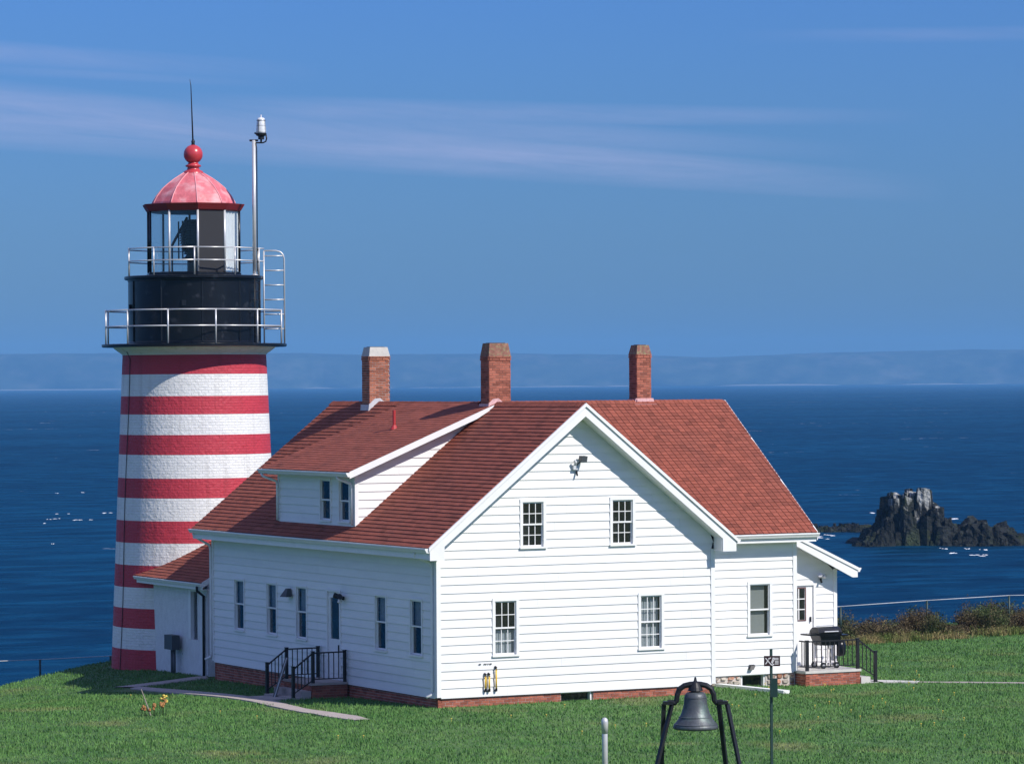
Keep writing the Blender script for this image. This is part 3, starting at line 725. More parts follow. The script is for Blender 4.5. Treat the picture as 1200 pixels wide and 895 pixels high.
bg_.prism([(WU + .03, ez(WU + .03) + .035), (14.48, ez(14.48) + .035), (14.48, ez(14.48) - 0.05), (WU + .03, ez(WU + .03) - 0.05)], EV - 0.53, EV - 0.502, f_)
bg_.prism([(WU + .03, ez(WU + .03) - .16), (14.40, ez(14.40) - .16), (14.40, ez(14.40) - 0.18), (WU + .03, ez(WU + .03) - 0.18)], EV - 0.45, EV - 0.03, f_)
bg_.build('bargeboard', 'white_paint', er)
def gutter(parent, p, q, out_, h=0.11, wd=0.12, name='gutter'):
    """K-profile gutter from p to q; out_ = outward unit vector"""
    p, q, o_ = Vector(p), Vector(q), Vector(out_); d = (q - p)
    prof = [(0, 0), (wd * .6, 0), (wd * .8, h * .45), (wd, h * .7), (wd, h), (wd - .012, h), (wd - .012, h * .75), (wd * .55, .014), (.012, .014), (.012, h), (0, h)]
    mb = MB(); mb.prism(prof, 0, 1, lambda a, z, t: p + d * t + o_ * a + Vector((0, 0, z)))
    for t in (0.0, 1.0):
        c_ = p + d * t; dd = d.normalized() * (0.004 if t else -0.004)
        mb.prism([(0, 0), (wd * .6, 0), (wd * .8, h * .45), (wd, h * .7), (wd, h), (0, h)], 0, 1, lambda a, z, s_: c_ + dd * s_ + o_ * a + Vector((0, 0, z)))
    return mb.build(name, 'white_paint', parent)
gutter(er, (14.455, EV - 0.5, ez(14.45) - 0.10), (14.455, 7.05, ez(14.45) - 0.10), X_)
# doors
def door_leaf(O, e, n, d, glass, mat='white_paint', grid=None, kick=True):
    a0, a1, z0, z1 = d
    o = MB(); o.lbox(O, e, n, a0, a0 + .06, -.06, .045, z0, z1 - .06); o.lbox(O, e, n, a1 - .06, a1, -.06, .045, z0, z1 - .06); o.lbox(O, e, n, a0, a1, -.06, .048, z1 - .06, z1)
    o = o.build('door', 'white_paint', house)
    g0, g1, h0, h1 = glass
    l = MB(); i0, i1 = a0 + .062, a1 - .062
    l.lbox(O, e, n, i0, g0, -.05, .0, z0, z1 - .065); l.lbox(O, e, n, g1, i1, -.05, .0, z0, z1 - .065)
    l.lbox(O, e, n, g0, g1, -.05, .0, z0, h0); l.lbox(O, e, n, g0, g1, -.05, .0, h1, z1 - .065)
    if kick:
        l.lbox(O, e, n, i0 + .1, i1 - .1, .0, .012, z0 + .15, z0 + .75)
    l.build('door_leaf', 'white_paint', o)
    MB().lbox(O, e, n, g0, g1, -.03, -.025, h0, h1).build('pane', 'window_glass', o)
    MB().lbox(O, e, n, g0 - .1, g1 + .1, -.5, -.48, h0 - .1, h1 + .1).build('dark_backing', 'painted_dark', o)  # near-black sheet in place of the dark behind the door glass
    MB().lbox(O, e, n, i0 + .06, i0 + .085, .0, .05, h0 - .30, h0 - .14).build('handle', 'black_iron', o) if e == Y_ else MB().lbox(O, e, n, i1 - .11, i1 - .08, .0, .05, h0 - .06, h0 + .08).build('handle', 'black_iron', o)
    if grid:
        gr = MB(); gr.lbox(O, e, n, g0 - .03, g0, 0, .014, h0 - .03, h1 + .03); gr.lbox(O, e, n, g1, g1 + .03, 0, .014, h0 - .03, h1 + .03); gr.lbox(O, e, n, g0, g1, 0, .014, h0 - .03, h0); gr.lbox(O, e, n, g0, g1, 0, .014, h1, h1 + .03)
        gr.build('glazing_bead', 'frame_brown', o)
        gr = MB()
        for k in (1, 2): gr.lbox(O, e, n, g0, g1, -.02, .006, h0 + (h1 - h0) * k / 3 - .012, h0 + (h1 - h0) * k / 3 + .012)
        gr.lbox(O, e, n, g0 + (g1 - g0) * .5 - .012, g0 + (g1 - g0) * .5 + .012, -.02, .005, h0, h1)
        gr.build('muntin', 'white_paint', o)
    return o
door_leaf((0, 0, 0), Y_, NX, door, (5.74, 6.27, 1.42, 2.50))
door_leaf((0, EV, 0), X_, NY, edoor, (12.66, 13.06, 1.58, 2.44), grid=True, kick=False)

# ---- main roof
fr = lambda p, q, d: (p, d, q)
for sgn in (-1, 1):
    u0 = -OU if sgn < 0 else W + OU
    rf = MB().prism([(u0, EAVE), (W / 2, RIDGE), (W / 2, RIDGE - 0.14), (u0, EAVE - 0.14)], -OV, LEN + OB, fr).build('roof', 'deck_dark', house)
    length = math.hypot(W / 2 + OU, RIDGE - EAVE)
    Sv = Vector(((W / 2 - u0), 0, RIDGE - EAVE)).normalized(); Nv = Vector((sgn * PITCH, 0, 1)).normalized()
    O = Vector((u0, -OV - 0.015, EAVE)) - Sv * 0.03
    if sgn < 0:
        def rows(t):
            u = -OU + t * Sv.x
            return [(0, LEN + OB + OV + .03)] if u < 0.02 else [(0, 4.66 + OV), (9.50 + OV, LEN + OB + OV + .03)]
    else:
        def rows(t): return [(0, 2.6 + OV + t)]
    shingles(rf, O, (0, 1, 0), Sv, Nv, length + 0.03, rows, amp=0.10, th=0.022 if sgn < 0 else 0.016)
    # bargeboard with cornice return, crown moulding, soffit
    k = lambda u: (u if sgn < 0 else W - u)
    zz = lambda u: EAVE + (u + OU) * PITCH
    bb = MB()
    poly = [(k(W / 2), RIDGE), (k(-OU + .02), EAVE + .016), (k(-OU + .02), EAVE - .33), (k(-.02), EAVE - .33), (k(-.02), zz(-.02) - .33), (k(W / 2), RIDGE - .33)]
    bb.prism(poly, -OV - .035, -OV - .003, fr)
    bb.build('bargeboard', 'white_paint', rf)
    cr = MB().prism([(k(W / 2), RIDGE + .005), (k(-OU - .02), EAVE - .011), (k(-OU - .02), EAVE - .10), (k(W / 2), RIDGE - .085)], -OV - .075, -OV - .038, fr)
    cr.build('crown_moulding', 'white_paint', rf)
    sf = MB().prism([(k(W / 2), RIDGE - .30), (k(-.03), zz(-.03) - .30), (k(-.03), zz(-.03) - .318), (k(W / 2), RIDGE - .318)], -OV, -.02, fr)
    a, c = sorted((k(-OU + .03), k(-.036))); sf.box(a, c, -OV, LEN + OB, EAVE - .30, EAVE - .28)
    sf.prism([(k(-OU + .03), EAVE - .325), (k(-.0), EAVE - .325), (k(-.0), zz(0) - .15), (k(-OU + .03), EAVE - .12)], -OV, -.045, fr)
    sf.build('soffit', 'white_paint', rf)
    a, c = sorted((k(-OU + .005), k(-OU + .03)))
    MB().box(a, c, -OV, LEN + OB, EAVE - .30, EAVE - .145).build('fascia', 'white_paint', rf)
    if sgn < 0: gutter(rf, (-OU + .004, -OV - .03, EAVE - .14), (-OU + .004, LEN + OB + .06, EAVE - .14), NX)
    else: gutter(rf, (W + OU - .004, -OV - .03, EAVE - .14), (W + OU - .004, WE - .12, EAVE - .14), X_)
cap = MB(); v = -OV - .02
while v < LEN + OB:
    h = random.uniform(0.018, 0.026) + (0.05 if 5.0 < v < 5.2 else 0)
    for sgn in (-1, 1):
        cap.hexa(((W / 2, v, RIDGE + h), (W / 2, v + .16, RIDGE + .012), (W / 2 + sgn * .13, v + .16, RIDGE - .13 * PITCH + .012), (W / 2 + sgn * .13, v, RIDGE - .13 * PITCH + h),
                  (W / 2, v, RIDGE + h + .012), (W / 2, v + .16, RIDGE + .02), (W / 2 + sgn * .13, v + .16, RIDGE - .13 * PITCH + .02), (W / 2 + sgn * .13, v, RIDGE - .13 * PITCH + h + .012)), random.uniform(.85, 1.15))
    v += 0.145
cap.build('ridge_cap', 'shingle_red', house)
# ---- wing roof
WR = WU + 0.42
fw = lambda p, q, d: (d, p, q)
for sgn in (-1, 1):
    v0 = WE if sgn < 0 else 2 * WRV - WE
    rf = MB().prism([(v0, EAVE), (WRV, RIDGE), (WRV, RIDGE - .14), (v0, EAVE - .14)], W / 2 + .2, WR, fw).build('roof', 'deck_dark', house)
    if sgn < 0:
        Sv = Vector((0, WRV - WE, RIDGE - EAVE)).normalized(); Nv = Vector((0, -WP, 1)).normalized()
        O = Vector((W / 2, WE, EAVE)) - Sv * .03
        shingles(rf, O, (1, 0, 0), Sv, Nv, math.hypot(WRV - WE, RIDGE - EAVE) + .03,
                 lambda t: [((RIDGE - (EAVE + t * Sv.z)) / PITCH - .12, WR - W / 2 + .015)], amp=.14, th=.018, tw=.19, gap=.010)
        MB().box(W + OU + .13, WR - .02, WE + .005, WE + .03, EAVE - .26, EAVE - .145).build('fascia', 'white_paint', rf)
        MB().box(W + .03, WR - .02, WE + .031, WV - .03, EAVE - .26, EAVE - .24).build('soffit', 'white_paint', rf)
        gutter(rf, (W + OU + .0, WE + .004, EAVE - .14), (WR + .02, WE + .004, EAVE - .14), NY)
    MB().prism([(v0, EAVE + .005), (WRV, RIDGE + .005), (WRV, RIDGE - .22), (v0, EAVE - .22)], WR + .002, WR + .03, fw).build('bargeboard', 'white_paint', rf)
cap = MB(); u = W / 2 + .1
while u < WR - .1:
    h = random.uniform(.016, .024)
    for sgn in (-1, 1):
        cap.hexa(((u, WRV, RIDGE + h), (u + .16, WRV, RIDGE + .012), (u + .16, WRV + sgn * .13, RIDGE - .13 * WP + .012), (u, WRV + sgn * .13, RIDGE - .13 * WP + h),
                  (u, WRV, RIDGE + h + .012), (u + .16, WRV, RIDGE + .02), (u + .16, WRV + sgn * .13, RIDGE - .13 * WP + .02), (u, WRV + sgn * .13, RIDGE - .13 * WP + h + .012)), random.uniform(.85, 1.15))
    u += .145
cap.build('ridge_cap', 'shingle_red', house)
# ---- shed dormer
D0, D1, DK = 4.66, 9.50, 0.40
def dz(u): return 5.85 + DK * (u + .35)
dw = [(4.96, 5.66, 4.53, 5.64), (6.12, 6.84, 4.53, 5.64)]
wall = MB()
wall.lbox((0, 0, 0), Y_, NX, D0 - .034, D0 + .07, -.06, .042, 4.42, 5.78); wall.lbox((0, 0, 0), Y_, NX, D1 - .07, D1 + .03, -.06, .042, 4.42, 5.78)
wall.lbox((0, 0, 0), Y_, NX, D0 + .071, D1 - .071, -.06, .036, 4.40, 4.46)
wall = wall.build('dormer_wall', 'white_paint', house)
siding(wall, (0, 0, 0), Y_, NX, lambda z: (D0 + .07, D1 - .07), 4.46, 5.82, dw)
for h in dw: window(house, (0, 0, 0), Y_, NX, *h, False, ('curtain', 0.0, .48, 0.0, .4), .5, True)
def cheek(z):
    a0 = max(0.045, (z - 5.85 + .16) / DK - .35); a1 = (z - (EAVE + OU * PITCH)) / PITCH + .03
    return (a0, max(a0, a1))
for vv, nn in ((D0, NY), (D1, (0, 1, 0))):
    wall = MB().box(.0 if nn == NY else .02, .045, vv - .035 if nn == NY else vv, vv - .031 if nn == NY else vv + .04, 4.45, 5.76).build('dormer_wall', 'white_paint', house)
    siding(wall, (0, vv, 0), X_, nn, cheek, 4.46, 7.2)
dr = MB().prism([(-.35, dz(-.35)), (W / 2, dz(W / 2)), (W / 2, dz(W / 2) - .13), (-.35, dz(-.35) - .13)], D0 - .36, D1 + .36, fr).build('dormer_roof', 'deck_dark', house)
Sv = Vector((1, 0, DK)).normalized(); Nv = Vector((-DK, 0, 1)).normalized()
shingles(dr, Vector((-.35, D0 - .375, dz(-.35))) - Sv * .03, (0, 1, 0), Sv, Nv, (W / 2 + .35) / Sv.x + .03, lambda t: [(0, D1 - D0 + .75)], amp=.09, th=.012)
for v0, v1 in ((D0 - .40, D0 - .363), (D1 + .363, D1 + .40)):
    uh = 3.35
    bb = MB().prism([(-.36, dz(-.36) - .005), (3.86, dz(3.86) - .005), (3.86, dz(3.86) - .07), (uh, dz(uh) - .16), (-.36, dz(-.36) - .18)], v0, v1, fr); bb.build('bargeboard', 'white_paint', dr)
MB().prism([(-.34, dz(-.34) - .14), (3.45, dz(3.45) - .14), (3.45, dz(3.45) - .155), (-.34, dz(-.34) - .155)], D0 - .36, D0 - .03, fr).build('soffit', 'white_paint', dr)
MB().box(-.345, -.03, D0 - .03, D1 + .03, dz(-.35) - .17, dz(-.35) - .15).build('soffit', 'white_paint', dr)
gutter(dr, (-.352, D0 - .42, dz(-.35) - .14), (-.352, D1 + .42, dz(-.35) - .14), NX)
def downspout(parent, pts, r=.036, mat='white_paint'):
    return MB().tube(pts, r, 8).build('downspout', mat, parent, True)
downspout(house, [(-.46, .35, EAVE - .15), (-.44, .33, EAVE - .24), (-.10, .16, EAVE - .42), (-.075, .14, EAVE - .52), (-.075, .14, .46), (-.09, .14, .40), (-.24, .14, .33)])
downspout(house, [(-.46, LEN + .36, EAVE - .15), (-.44, LEN + .33, EAVE - .24), (-.10, LEN + .06, EAVE - .48), (-.07, LEN + .03, EAVE - .6), (-.07, LEN + .03, .52), (-.09, LEN + .03, .44), (-.24, LEN + .08, .36)])
downspout(house, [(-.40, D0 + .30, dz(-.35) - .15), (-.38, D0 + .28, dz(-.35) - .2), (-.10, D0 + .10, dz(-.35) - .33), (-.075, D0 + .09, dz(-.35) - .42), (-.075, D0 + .09, 4.44)])
downspout(house, [(-.40, D1 + .30, dz(-.35) - .15), (-.38, D1 + .25, dz(-.35) - .22), (-.10, D1 - .02, dz(-.35) - .36), (-.075, D1 - .03, dz(-.35) - .5), (-.075, D1 - .03, 4.44)])

# ---- chimneys
def chimney(u0, u1, v0, v1, zs, zt, bm, mm, capm, fl, bwid):
    c = MB().box(u0, u1, v0, v1, 6.6, zs).build('chimney', mm, house)
    fcs = [((u0, v0, 6.9), X_, NY, u1 - u0, 6.9, zs), ((u0, v0, 6.9), Y_, NX, v1 - v0, 6.9, zs), ((u1, v0, 6.9), Y_, X_, v1 - v0, 6.9, zs), ((u0, v1, 6.9), X_, Y_, u1 - u0, 6.9, zs)]
    mb = MB()
    for O, e, n, wd, z0, z1 in fcs:
        z = z0; k = 0
        while z < z1 - .02:
            x = -(bwid / 2 if k % 2 else 0); pr = .008 + (.02 if z > zs - .16 else 0)
            while x < wd:
                a, q = max(x, -.0), min(x + bwid - .012, wd)
                if q - a > .02: mb.lbox(O, e, n, a, q, -.02, pr + random.uniform(-.002, .004), z - O[2], min(z + .055, z1) - O[2], random.uniform(.65, 1.3))
                x += bwid
            z += .067; k += 1
    mb.build('bricks', bm, c, kind='stuff')
    i = .038; cp = MB(); o_ = .016
    cp.hexa(((u0 - o_, v0 - o_, zs), (u1 + o_, v0 - o_, zs), (u1 + o_, v1 + o_, zs), (u0 - o_, v1 + o_, zs), (u0 + i, v0 + i, zt), (u1 - i, v0 + i, zt), (u1 - i, v1 - i, zt), (u0 + i, v1 - i, zt)))
    cp.build('chimney_cap', capm, c)
    MB().box(u0 + i + .06, u1 - i - .06, v0 + i + .06, v1 - i - .06, zt, zt + .012).build('flue_dark', 'painted_dark', c)  # flat slab coloured near-black as the shaded flue opening
    return c
def zroofL(u): return RIDGE - abs(u - W / 2) * PITCH
for (u0, u1, v0, v1, zs, zt, bm, mm, cm, fm) in ((3.72, 4.34, 11.57, 12.05, 8.88, 9.14, 'brick_orange', 'mortar', 'cement', 'flashing'), (3.77, 4.40, 4.37, 4.84, 8.81, 9.16, 'brick_red', 'mortar_red', 'cement_lichen', 'flashing_pink')):
    c = chimney(u0, u1, v0, v1, zs, zt, bm, mm, cm, fm, .2)
    f_ = MB()
    base_l = max(zroofL(u0), dz(u0) if D0 - .36 < v0 < D1 + .36 or v0 < D0 else 0)
    f_.prism([(u0 - .06, zroofL(u0 - .06) + .005), (W / 2, RIDGE + .02), (u1 + .03, zroofL(u1 + .03)), (u1 + .03, zroofL(u1) + .14), (W / 2 + .04, RIDGE + .12), (W / 2 - .12, RIDGE + .10), (u0 - .03, zroofL(u0) + .16)], v0 - .025, v0 - .013, fr)
    f_.prism([(v0 - .03, zroofL(u0) - .02), (v1 + .06, zroofL(u0) - .02), (v1 + .04, zroofL(u0) + .15), (v0 - .03, zroofL(u0) + .15)], u0 - .035, u0 - .013, fw)
    f_.build('flashing', fm, c)
c = chimney(9.46, 9.90, 6.47, 6.90, 8.87, 9.13, 'brick_red', 'mortar_red', 'cement_lichen', 'flashing_pink', .2)
f_ = MB(); f_.prism([(9.36, 7.49), (10.0, 7.49), (9.96, 7.66), (9.40, 7.66)], 6.44, 6.455, fr); f_.prism([(6.40, 7.56), (6.96, 7.52), (6.96, 7.64), (6.40, 7.64)], 9.425, 9.447, fw)
f_.prism([(9.33, 7.46), (10.02, 7.46), (10.02, 7.50), (9.33, 7.50)], 6.36, 6.40, fr); f_.build('flashing', 'flashing_pink', c)
vp = MB().tube([(2.28, 7.05, 6.8), (2.28, 7.05, 7.40)], .042, 10); vp.lathe([(.12, -.02), (.07, .06), (.05, .10)], 12, (2.28, 7.05, dz(2.28))); vp.build('vent_pipe', 'pipe_red', house)

# ---- foundation
fm_ = MB(); 
bricks(house, [((0.03, .03, -.6), X_, NY, W - .06, -.6, SB - .03, [(3.46, 4.40, 0.0, SB)]), ((W - .03, .03, -.6), Y_, X_, 2.1, -.6, SB - .03)], 'brick_red', 'mortar', 'foundation_bricks', .205, .072)
bricks(house, [((.03, .03, -.9), Y_, NX, LEN - .06, -.9, SB - .03)], 'brick_red', 'mortar', 'foundation_bricks', .205, .072)
bricks(house, [((0.03, LEN - .03, -.9), X_, Y_, W - .06, -.9, SB - .03)], 'brick_red', 'mortar', 'foundation_bricks', .205, .072)
# rubble stone under the wing
bed = MB(); bed.box(W - .02, 10.16, WV + .03, WV + .2, -.6, SB - .03); bed.box(10.92, WU, WV + .03, WV + .2, -.6, SB - .03); bed.box(10.16, 10.92, WV + .03, WV + .2, -.6, -.06)
bed.box(WU - .2, WU, WV + .21, 2 * WRV - WV, -.6, SB - .03); bed.box(W, WU - .21, 2 * WRV - WV - .2, 2 * WRV - WV, -.6, SB - .03)
bed = bed.build('foundation', 'mortar', house)
def stone(parent, x0, x1, z0, z1, y):
    mb = MB(); cx, cz = (x0 + x1) / 2, (z0 + z1) / 2; n = 9; pts = []; inn = []
    for i in range(n):
        a = 2 * math.pi * i / n + random.uniform(-.15, .15); ca, sa = math.cos(a), math.sin(a)
        k_ = min((x1 - x0) / 2 / max(abs(ca), .01), (z1 - z0) / 2 / max(abs(sa), .01)) * random.uniform(.88, 1.0)
        pts.append((cx + ca * k_, y, cz + sa * k_)); inn.append((cx + ca * k_ * .72, y - random.uniform(.03, .055), cz + sa * k_ * .72))
    t = random.uniform(.6, 1.35); mb.face(inn[::-1], t)
    for i in range(n):
        j = (i + 1) % n; mb.face((pts[i], inn[i], inn[j], pts[j]), t)
    mb.build('stone', 'stone', parent)
for xa, xb in ((W + .05, 10.14), (10.94, WU - .02)):
    z = -.12; 
    while z < SB - .08:
        h = random.uniform(.09, .15); x = xa
        if z + h > SB - .05: h = SB - .035 - z
        while x < xb - .05:
            wd = random.uniform(.16, .36); 
            if x + wd > xb - .1: wd = xb - x
            stone(bed, x + .008, x + wd - .008, z + .006, z + h - .006, WV + .032); x += wd
        z += h
def basement(O, a0, a1, z0, z1):
    o = MB(); o.lbox(O, X_, NY, a0, a0 + .04, -.16, -.02, z0, z1); o.lbox(O, X_, NY, a1 - .04, a1, -.16, -.02, z0, z1); o.lbox(O, X_, NY, a0 + .04, a1 - .04, -.16, -.03, z1 - .03, z1)
    o = o.build('basement_window', 'white_paint', house)
    MB().lbox(O, X_, NY, a0 + .04, a1 - .04, -.14, -.13, z0 + .03, z1 - .03).build('pane', 'window_glass', o)
    MB().lbox(O, X_, NY, a0 - .1, a1 + .1, -.4, -.38, z0 - .1, z1).build('dark_backing', 'painted_dark', o)  # sheet painted near-black for the unlit cellar
    MB().lbox(O, X_, NY, a0 - .02, a1 - .06, -.16, .06, z0 - .03, z0 + .025).build('sill', 'concrete_pale', o)
basement((0, 0.03, 0), 3.47, 4.39, 0.02, SB - .03)
basement((0, WV + .03, 0), 10.17, 10.91, -.06, SB - .03)

# ------------------------------------------------------------------ connecting passage
PU, PV0, PV1 = 0.40, 15.5, 20.6
gp = -.9
passage = thing('passage_building', 'low white stucco passage with red shingle roof joining house and tower', 'passage', (2.4, 17.3, -.3))
pw = MB(); pwin = (16.12, 16.86, .76, 2.2)
def wallbox(a0, a1, z0, z1): pw.lbox((PU, 0, 0), Y_, NX, a0, a1, -.25, 0, z0, z1)
wallbox(PV0, pwin[0], gp, 2.42); wallbox(pwin[1], PV1, gp, 2.42); wallbox(pwin[0], pwin[1], gp, pwin[2]); wallbox(pwin[0], pwin[1], pwin[3], 2.42)
PR = 2.4; ps = .56
def pz(u): return 2.48 + ps * (u - .08)
pw.prism([(PU + .252, gp), (4.15, gp), (4.15, 2.42), (PR, pz(PR) - .13), (PU + .252, 2.42)], PV0 + .002, PV0 + .2, fr)
pw.lbox((4.4, 0, 0), Y_, X_, PV0, PV1, -.25, 0, gp, 2.42)
pw.box(1.3, 3.7, LEN + .03, PV0 - .001, gp, 2.35)
pw.build('wall', 'stucco', passage)
o = MB(); o.lbox((PU, 0, 0), Y_, NX, pwin[0], pwin[0] + .06, -.12, .015, pwin[2], pwin[3]); o.lbox((PU, 0, 0), Y_, NX, pwin[1] - .16, pwin[1], -.12, .012, pwin[2], pwin[3]); o.lbox((PU, 0, 0), Y_, NX, pwin[0] + .06, pwin[1] - .16, -.12, .01, pwin[3] - .05, pwin[3])
o = o.build('window', 'white_paint', passage)
MB().lbox((PU, 0, 0), Y_, NX, pwin[0] + .06, pwin[1] - .16, -.10, -.09, pwin[2], pwin[3] - .05).build('pane', 'window_glass', o)
MB().lbox((PU, 0, 0), Y_, NX, pwin[0] - .1, pwin[1] + .1, -.5, -.48, pwin[2] - .1, pwin[3] + .1).build('dark_backing', 'painted_dark', o)  # near-black sheet painted as the unlit inside of the passage
for sgn in (-1, 1):
    k = (lambda u: u) if sgn < 0 else (lambda u: 2 * PR - u)
    rf = MB().prism([(k(.08), pz(.08)), (k(PR), pz(PR)), (k(PR), pz(PR) - .12), (k(.08), pz(.08) - .12)], PV0 - .38, PV1, fr).build('roof', 'deck_dark', passage)
    Sv = Vector((-sgn * 1.0, 0, ps)).normalized(); Nv = Vector((sgn * ps, 0, 1)).normalized()
    shingles(rf, Vector((k(.08), PV0 - .39, pz(.08))) - Sv * .03, (0, 1, 0), Sv, Nv, (PR - .08) / abs(Sv.x) + .03, lambda t: [(0, PV1 - PV0 + .4)], amp=.1, th=.019)
    MB().prism([(k(.07), pz(.07) + .005), (k(PR), pz(PR) + .005), (k(PR), pz(PR) - .16), (k(.07), pz(.07) - .16)], PV0 - .415, PV0 - .382, fr).build('bargeboard', 'white_paint', rf)
    a, c = sorted((k(.085), k(.11))); MB().box(a, c, PV0 - .38, PV1 - .5, pz(.08) - .22, pz(.08) - .125).build('fascia', 'white_paint', rf)
    a, c = sorted((k(.111), k(PU - .003))); MB().box(a, c, PV0 - .38, PV1 - .9, pz(.08) - .22, pz(.08) - .20).build('soffit', 'white_paint', rf)
gutter(passage, (.078, PV0 - .40, pz(.08) - .12), (.078, PV1 - .45, pz(.08) - .12), NX, .09, .09)
downspout(passage, [(.0, PV0 - .2, pz(.08) - .13), (.04, PV0 - .12, pz(.08) - .25), (PU - .06, PV0 + .12, pz(.08) - .42), (PU - .06, PV0 + .13, 1.2), (PU - .06, PV0 + .13, -.28)], .04, 'black_iron')
for t, cell in ((PU - .02, 0),):
    pass

# ------------------------------------------------------------------ lighthouse
TC = (2.37, 21.0); TZ = -.45
tower = thing('lighthouse', 'red and white striped brick lighthouse with black gallery and pink dome', 'lighthouse', (TC[0], TC[1], TZ))
PH0 = math.atan2(-FV.y, -FV.x)              # direction from the axis towards the camera
def tp(r, phi, z):                          # phi in degrees, 0 = towards the camera, + = to the camera's right
    a = PH0 + math.radians(phi); return (TC[0] + r * math.cos(a), TC[1] + r * math.sin(a), z)
zs = [9.01, 8.43, 7.78, 7.24, 6.63, 6.04, 5.34, 4.75, 4.08, 3.42, 2.76, 2.10, 1.48, .89, .26, -1.2]
def tr(z): return 2.165 + (9.01 - z) / 9.4 * .395
for i in range(15):
    z1, z0 = zs[i], zs[i + 1]; n = 96; K = max(2, int((z1 - z0) / .08))
    o = MB().lathe([(tr(z0 + (z1 - z0) * k / K), z0 + (z1 - z0) * k / K) for k in range(K + 1)], n, (TC[0], TC[1], 0), closed=False).build('stripe', 'tower_red' if i % 2 == 0 else 'tower_white', tower, True)
MB().tube([tp(2.30, -57, 9.15)] + [tp(tr(q) + .015, -57 + .8 * math.sin(q), q) for q in np.linspace(8.9, -.5, 30)], .011, 6).build('grounding_cable', 'black_iron', tower, True)
MB().lathe([(2.17, 9.01), (2.19, 9.05), (2.30, 9.12), (2.42, 9.21), (2.46, 9.25)], 96, (TC[0], TC[1], 0), closed=False).build('corbel', 'tower_white', tower, True)
smooth_by_angle(MB().lathe([(1.6, 9.25), (2.76, 9.25), (2.79, 9.27), (2.79, 9.33), (2.76, 9.345), (1.6, 9.345)], 72, (TC[0], TC[1], 0), closed=False).build('gallery_deck', 'black_metal', tower))
drum = MB().lathe([(2.0, 9.345), (2.0, 9.40), (1.985, 9.42), (1.985, 11.22), (2.0, 11.24), (2.0, 11.28)], 80, (TC[0], TC[1], 0), closed=False).build('drum', 'black_metal', tower); smooth_by_angle(drum, 30)
rv_ = MB()
for k in range(10):
    for z in (9.6, 10.9):
        pass
    p = tp(1.992, k * 36 + 12, 9.42); q = tp(1.992, k * 36 + 12, 11.22); rv_.bar(p, q, .05, .014)
for ph, z in ((-12 + 8, 10.55), (62, 10.35), (-66, 10.45)):
    rv_.bar(tp(2.0, ph, z - .08), tp(2.0, ph, z + .08), .14, .05)
rv_.build('plate_seam', 'black_metal', drum)
smooth_by_angle(MB().lathe([(1.3, 11.28), (2.07, 11.28), (2.10, 11.30), (2.10, 11.37), (2.07, 11.385), (1.3, 11.385)], 72, (TC[0], TC[1], 0), closed=False).build('gallery_deck', 'black_metal', tower))
def railing(r, n, ph, z0, hs, rad, post_r):
    for k in range(n):
        a = ph + 360 / n * k
        MB().tube([tp(r, a, z0), tp(r, a, z0 + hs[-1] + .02)], post_r, 8).build('railing_post', 'galvanised', tower, True)
    for h in hs:
        pts = [tp(r, ph + 360 / n * k, z0 + h) for k in range(n + 1)]
        mb = MB()
        for k in range(n): mb.tube([pts[k], pts[k + 1]], rad, 7)
        mb.build('rail', 'galvanised', tower, True)
railing(2.72, 12, -11.5, 9.345, (.52, 1.0), .022, .025)
railing(2.05, 10, 5.5, 11.385, (.44, .82), .020, .023)
# lantern
LR = 1.41; LP = 10.0; lz0, lz1 = 11.50, 13.36; MZ = (TC[0], TC[1], 0)
LA = PH0 + math.radians(LP)
MB().lathe([(LR + .05, 11.385), (LR + .05, 11.47), (LR, 11.50), (LR - .1, 11.50)], 10, MZ, LA, False).build('lantern_base', 'black_metal', tower)
def lp(k, r=LR): return tp(r, LP + 36 * k, 0)
for k in range(10):
    a, c = Vector(lp(k)), Vector(lp(k + 1)); 
    MB().tube([(a.x, a.y, lz0), (a.x, a.y, lz1)], .035, 8).build('mullion', 'galvanised' if k in (9, 0, 1) else 'black_metal', tower, True)
    d = (c - a).normalized(); nn = Vector((d.y, -d.x, 0))
    if (a + c - 2 * Vector((TC[0], TC[1], 0))).dot(nn) < 0: nn = -nn
    mat = 'dark_panel' if k == 0 else 'lantern_glass'
    p0, p1 = a + d * .03, c - d * .03; t_ = nn * .012
    MB().hexa([tuple(q) for q in (p0 + Vector((0, 0, lz0)), p1 + Vector((0, 0, lz0)), p1 - t_ + Vector((0, 0, lz0)), p0 - t_ + Vector((0, 0, lz0)),
               p0 + Vector((0, 0, lz1)), p1 + Vector((0, 0, lz1)), p1 - t_ + Vector((0, 0, lz1)), p0 - t_ + Vector((0, 0, lz1)))]).build('storm_panel' if k == 0 else 'pane', mat, tower)
    if k in (1, 2):
        cu = MB(); K = 16
        for j in range(K):
            f0, f1 = .04 + .92 * j / K, .04 + .92 * (j + 1) / K; w0, w1 = [.05 + .02 * math.sin(q * 1.9) for q in (j, j + 1)]
            A, B = a + (c - a) * f0 - nn * w0, a + (c - a) * f1 - nn * w1
            cu.face(((A.x, A.y, lz0 + .04), (B.x, B.y, lz0 + .04), (B.x, B.y, lz1 - .04), (A.x, A.y, lz1 - .04)))
        cu.build('curtain', 'white_paint', tower)
lens = MB(); pr = [(.30, 11.9), (.34, 11.95)]
for k in range(14):
    z = 11.98 + k * .078; rr = .44 * math.sqrt(max(.12, 1 - ((z - 12.55) / .72) ** 2)); pr += [(rr, z), (rr - .05, z + .06)]
pr += [(.2, 13.1)]
lens.lathe(pr, 20, MZ); lens.build('fresnel_lens', 'lens_glass', tower)
